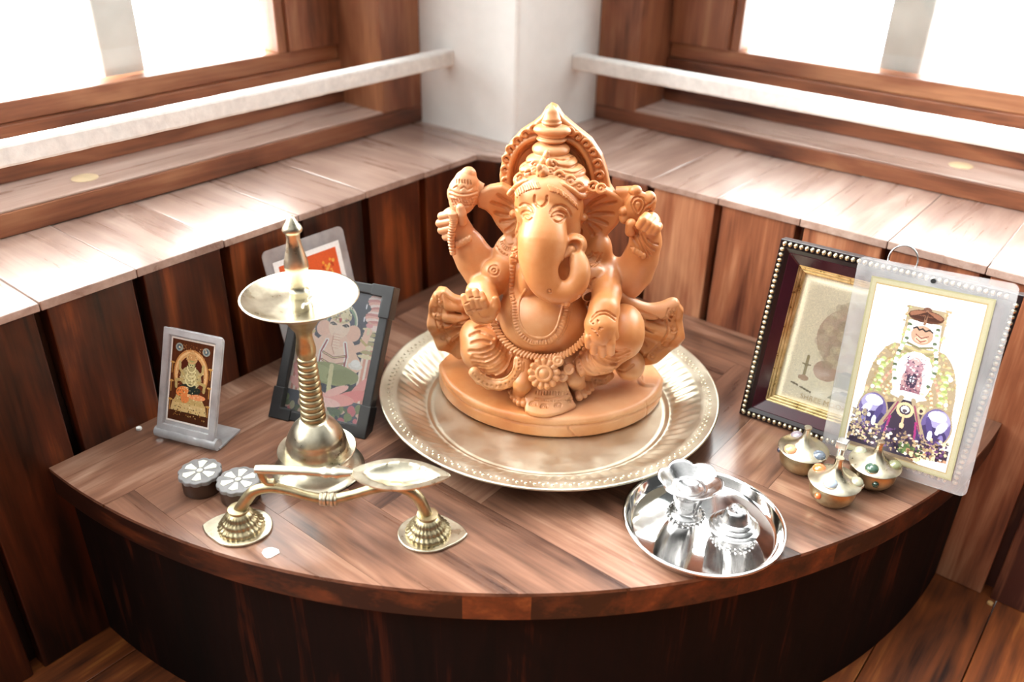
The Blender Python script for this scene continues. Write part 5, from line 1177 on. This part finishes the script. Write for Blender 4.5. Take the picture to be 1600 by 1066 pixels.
p.ell(0.40, 0.42, 0.24, 0.26, 'c2a78c'); p.ell(0.38, 0.34, 0.20, 0.15, 'c9ae95'); p.ell(0.33, 0.50, 0.12, 0.18, 'bfa488'); p.ell(0.50, 0.50, 0.14, 0.15, 'c8b090'); p.ell(0.46, 0.30, 0.16, 0.16, 'c3aa92'); p.ell(0.27, 0.70, 0.08, 0.08, 'bd9c82')
p.spots(300, (0.18, 0.14, 0.66, 0.66), 0.028, ['b9a180', 'd6c9a2', 'c0a890', 'a8977a', 'd9cfae'], 0.40, lambda x, y: ((x-0.4)/0.26)**2+((y-0.42)/0.28)**2 < 1)
p.poly([(0.34, 0.68), (0.74, 0.68), (0.74, 0.80), (0.34, 0.80)], '9a9878'); 
for i in range(4): p.poly([(0.36+i*0.095, 0.70), (0.435+i*0.095, 0.70), (0.435+i*0.095, 0.79), (0.36+i*0.095, 0.79)], ('7f8468', '8f8064')[i % 2])
p.poly([(0.38, 0.66), (0.70, 0.66), (0.72, 0.69), (0.36, 0.69)], '6f705a'); p.poly([(0.36, 0.83), (0.70, 0.83), (0.74, 0.90), (0.32, 0.90)], 'a09a7c'); p.line([(0.40, 0.83), (0.68, 0.83)], 0.012, '4d4c3c')
p.line([(0.145, 0.62), (0.145, 0.78)], 0.008, '9d8b5e'); p.ell(0.145, 0.80, 0.035, 0.022, 'b79271'); p.ell(0.145, 0.69, 0.03, 0.008, '8d7c50')
for x in (0.10, 0.19, 0.16): p.line([(x-0.02, 0.86+0.3*(x-0.1)), (x+0.02, 0.87+0.3*(x-0.1))], 0.006, '7a6a48')
p.build('gold_picture', M['print_gold'], mf, 0.0238, 0.0238, 0.0100)
# raised lettering along the bottom of the gold picture
cu = bpy.data.curves.new('lettering', 'FONT'); cu.body = 'SHREE MOOK'; cu.size = 0.0060; cu.extrude = 0.0003; cu.space_character = 1.05; cu.resolution_u = 3
to = bpy.data.objects.new('lettering_tmp', cu); COL.objects.link(to); bpy.context.view_layer.update()
me = bpy.data.meshes.new_from_object(to.evaluated_get(bpy.context.evaluated_depsgraph_get())); bpy.data.objects.remove(to)
for v in me.vertices: v.co = Vector((v.co.x, -v.co.z, v.co.y))
o = obj('raised_lettering', me, M['gold'], mf, smooth=False); o.location = (0.0238+0.020, 0.0098, 0.0238+0.0040)
bm = bmesh.new(); box(bm, 0.0283, W4-0.0283, 0.0078, 0.0084, 0.0283, H4-0.0283); obj('front_glass', bm, M['film_thin'], mf, smooth=False)

# ---- laminated deity picture in front of it
lp = thing('laminated_deity_picture', 'clear laminated print of a garlanded shrine deity leaning in front of the maroon frame', 'picture', (0.4510, -0.1460, 0.002)); W5, H5 = 0.109, 0.162
lean(lp, 0.0, math.radians(12), math.radians(5.0))
obj('laminate', slab(W5, H5, 0.005, 0.0, 0.0014), M['clear_film'], lp, auto=30)
bm = bmesh.new(); lathe(bm, [(0, -0.0003), (0.0018, -0.0003), (0.0018, 0.0017), (0, 0.0017)], 16)
for v in bm.verts: v.co = Vector((v.co.x+W5*0.5, v.co.z, v.co.y+H5-0.0085))
obj('punched_hole', bm, mh, lp)
pw, ph = 0.0850, 0.1395
p = Paint(pw, ph, 0.00040, '8c8768')
p.poly([(0.012, 0.008), (0.988, 0.008), (0.988, 0.992), (0.012, 0.992)], '9a947a'); p.poly([(0.045, 0.029), (0.955, 0.029), (0.955, 0.971), (0.045, 0.971)], '94805a')
p.poly([(0.058, 0.037), (0.942, 0.037), (0.942, 0.965), (0.058, 0.965)], 'e9ecea')
gold = '8f8068'; TAN = ['b39a74', '8f7a52', 'c2ae88', '857556', 'a58a6c', '9aa36a']
def inside_arch(x, y):
    if y < 0.33: return 0.355 < x < 0.675 and y > 0.115
    return abs((x-0.51)/0.375)**2.6+abs((y-0.66)/0.36)**2.6 < 1 or (y > 0.66 and abs(x-0.51) < 0.38)
m_ = np.vectorize(inside_arch)(p.X, p.Y) & (p.Y < 0.80); p.put(m_, gold)
p.spots(120, (0.34, 0.10, 0.69, 0.34), 0.014, TAN, 1.0, lambda x, y: abs(abs(x-0.515)-0.155) < 0.02)
p.spots(500, (0.12, 0.30, 0.90, 0.80), 0.014, TAN, 0.8, inside_arch)
for r_, cs in ((0.86, ('b9bd90', '8c9a5c')), (0.70, ('a8796a', 'c79a80')), (0.55, ('cfc5a0', '9c7a5c'))):
    for k in range(44):
        a = math.pi*(0.02+0.96*k/43); x = 0.51-0.37*r_*math.cos(a); y = 0.66-0.36*r_*math.sin(a)*0.95
        if y > 0.34: p.ell(x, y, 0.012, 0.008, cs[k % 2])
for sg_ in (-1, 1):
    for k in range(20): p.ell(0.51+sg_*(0.265+0.012*math.sin(k*1.7)), 0.43+k*0.013, 0.022, 0.010, ('9fb070', 'c9d2ac', '7f9050')[k % 3], 0.85)
    p.ell(0.51+sg_*0.30, 0.46, 0.018, 0.014, 'eceee9'); p.ell(0.51+sg_*0.31, 0.60, 0.016, 0.012, 'eceee9')
# parasol, face, garlands
p.poly([(0.385, 0.19), (0.645, 0.19), (0.665, 0.33), (0.365, 0.33)], 'e8ecec')
p.ell(0.51, 0.160, 0.145, 0.034, '4e3024'); p.ell(0.51, 0.155, 0.135, 0.024, '7d5542'); p.ell(0.51, 0.17, 0.125, 0.010, '3c241c'); p.ell(0.51, 0.122, 0.035, 0.013, '5d4034'); p.line([(0.51, 0.13), (0.51, 0.20)], 0.012, '7a5a48')
for k in range(11): p.line([(0.51, 0.135), (0.39+k*0.024, 0.175)], 0.003, '3a221a')
p.ell(0.51, 0.262, 0.090, 0.052, 'a98570'); p.ell(0.51, 0.285, 0.055, 0.018, 'c3a28c'); p.line([(0.43, 0.232), (0.455, 0.222), (0.48, 0.236), (0.505, 0.226), (0.53, 0.238), (0.56, 0.226), (0.59, 0.236)], 0.007, '2b2726'); p.line([(0.46, 0.262), (0.51, 0.278), (0.56, 0.262)], 0.005, '6d3f36'); p.line([(0.47, 0.285), (0.51, 0.298), (0.55, 0.285)], 0.005, '7c4438')
for y in (0.315, 0.335, 0.355): p.line([(0.40, y), (0.51, y+0.018), (0.62, y)], 0.010, ('6c6648', 'a49a70', '7b7450')[int((y-0.315)*50+0.5)])
m_ = ((p.X-0.51)/0.165)**2+((p.Y-0.50)/0.145)**2 < 1; p.put(m_, 'e6ebec')
p.spots(70, (0.34, 0.37, 0.68, 0.64), 0.018, ['f1f3f3', 'c9d0d2', '7d8a72', 'dfe4e4', 'b9aa8c'], 0.9, lambda x, y: 0.6 < ((x-0.51)/0.165)**2+((y-0.50)/0.145)**2 < 1.05)
for sg_ in (-1, 1):
    for k in range(22): y = 0.20+k*0.0155; x = 0.51+sg_*(0.115+0.05*math.sin(max(0, k-6)/15*2.6)); p.ell(x, y, 0.018, 0.009, ('e9ecea', '4d5a42', 'dfe3dc', '8a9a70', 'f0f2f1')[k % 5])
p.poly([(0.445, 0.44), (0.575, 0.44), (0.60, 0.60), (0.425, 0.60)], '7c5560'); p.ell(0.51, 0.435, 0.075, 0.042, '92707a'); p.ell(0.51, 0.405, 0.04, 0.02, 'a98e8c'); p.ell(0.51, 0.515, 0.048, 0.042, '33263a'); p.ell(0.51, 0.508, 0.022, 0.018, 'aeb4bc'); p.line([(0.49, 0.505), (0.53, 0.505)], 0.005, '2a2230'); p.line([(0.51, 0.485), (0.51, 0.53)], 0.005, '2a2230')
for sg_ in (-1, 1): p.ell(0.51+sg_*0.065, 0.52, 0.022, 0.042, '9c7c7c')
p.spots(110, (0.42, 0.385, 0.60, 0.60), 0.008, ['d6c4bf', '5c4050', 'a68488', 'b89a98', '463448'], 0.9)
p.ell(0.51, 0.600, 0.15, 0.020, 'e8ecee'); p.ell(0.45, 0.612, 0.09, 0.012, 'c2c8cc')
# dark lap, silver-purple elephants either side
p.poly([(0.46, 0.63), (0.57, 0.63), (0.76, 0.87), (0.26, 0.87)], '2a2030'); p.ell(0.51, 0.76, 0.30, 0.11, '2e2436')
for sg_ in (-1, 1):
    cx = 0.51+sg_*0.27
    p.ell(cx, 0.735, 0.125, 0.105, '5a4f7c'); p.ell(cx-sg_*0.02, 0.80, 0.13, 0.075, '332b52'); p.ell(cx+sg_*0.015, 0.69, 0.095, 0.050, '8e88ae'); p.ell(cx, 0.675, 0.075, 0.030, 'd7d9e6'); p.ell(cx+sg_*0.05, 0.73, 0.035, 0.040, 'b3b3cc', rot=0.5); p.ell(cx-sg_*0.05, 0.74, 0.025, 0.055, '463c6c', rot=-0.3*sg_); p.ell(cx-sg_*0.03, 0.79, 0.020, 0.030, 'c9cadb'); p.ell(cx+sg_*0.06, 0.81, 0.025, 0.04, '6f6796')
    p.ell(cx+sg_*0.02, 0.765, 0.015, 0.012, 'e6e7f0'); p.ring(cx, 0.735, 0.128, 0.108, 0.05, gold)
    p.line([(0.51+sg_*0.05, 0.62), (0.51+sg_*0.12, 0.72), (0.51+sg_*0.20, 0.83)], 0.020, gold); p.line([(0.51+sg_*0.07, 0.65), (0.51+sg_*0.15, 0.78)], 0.006, '7a2f50'); p.line([(0.51+sg_*0.11, 0.74), (0.51+sg_*0.13, 0.85)], 0.010, '8a2a62')
p.ring(0.51, 0.685, 0.060, 0.036, 0.22, 'c2aa84'); p.ell(0.51, 0.682, 0.036, 0.020, 'dcdcdc'); p.ell(0.51, 0.69, 0.02, 0.010, '4a4048'); p.line([(0.51, 0.715), (0.51, 0.80)], 0.010, 'b89c78'); p.ell(0.51, 0.775, 0.02, 0.018, 'c4a484'); p.ell(0.64, 0.665, 0.035, 0.022, 'b7a282'); p.ell(0.64, 0.668, 0.015, 0.010, '3a2c34')
p.poly([(0.07, 0.845), (0.93, 0.845), (0.93, 0.945), (0.07, 0.945)], '2a2032')
p.spots(420, (0.08, 0.80, 0.92, 0.93), 0.013, ['b49c76', 'cbb890', '1e1622', '5c3a66', 'd9d0c0', '8a7656', '3c2c44'], 0.9); p.spots(50, (0.52, 0.87, 0.72, 0.93), 0.012, ['3f5430', '2a4228', '56703e'])
p.spots(60, (0.60, 0.90, 0.92, 0.955), 0.014, ['a07c60', 'c4b490', '6c4a3a']); p.spots(70, (0.08, 0.74, 0.20, 0.84), 0.014, [gold, 'c2b28c', '504260'])
p.poly([(0.72, 0.93), (0.942, 0.915), (0.942, 0.965), (0.72, 0.965)], 'b9bcc4'); p.poly([(0.058, 0.945), (0.6, 0.945), (0.72, 0.965), (0.058, 0.965)], '6c5a4a')
p.build('deity_print', M['print'], lp, (W5-pw)/2, 0.0095, -0.0005, 0.02)
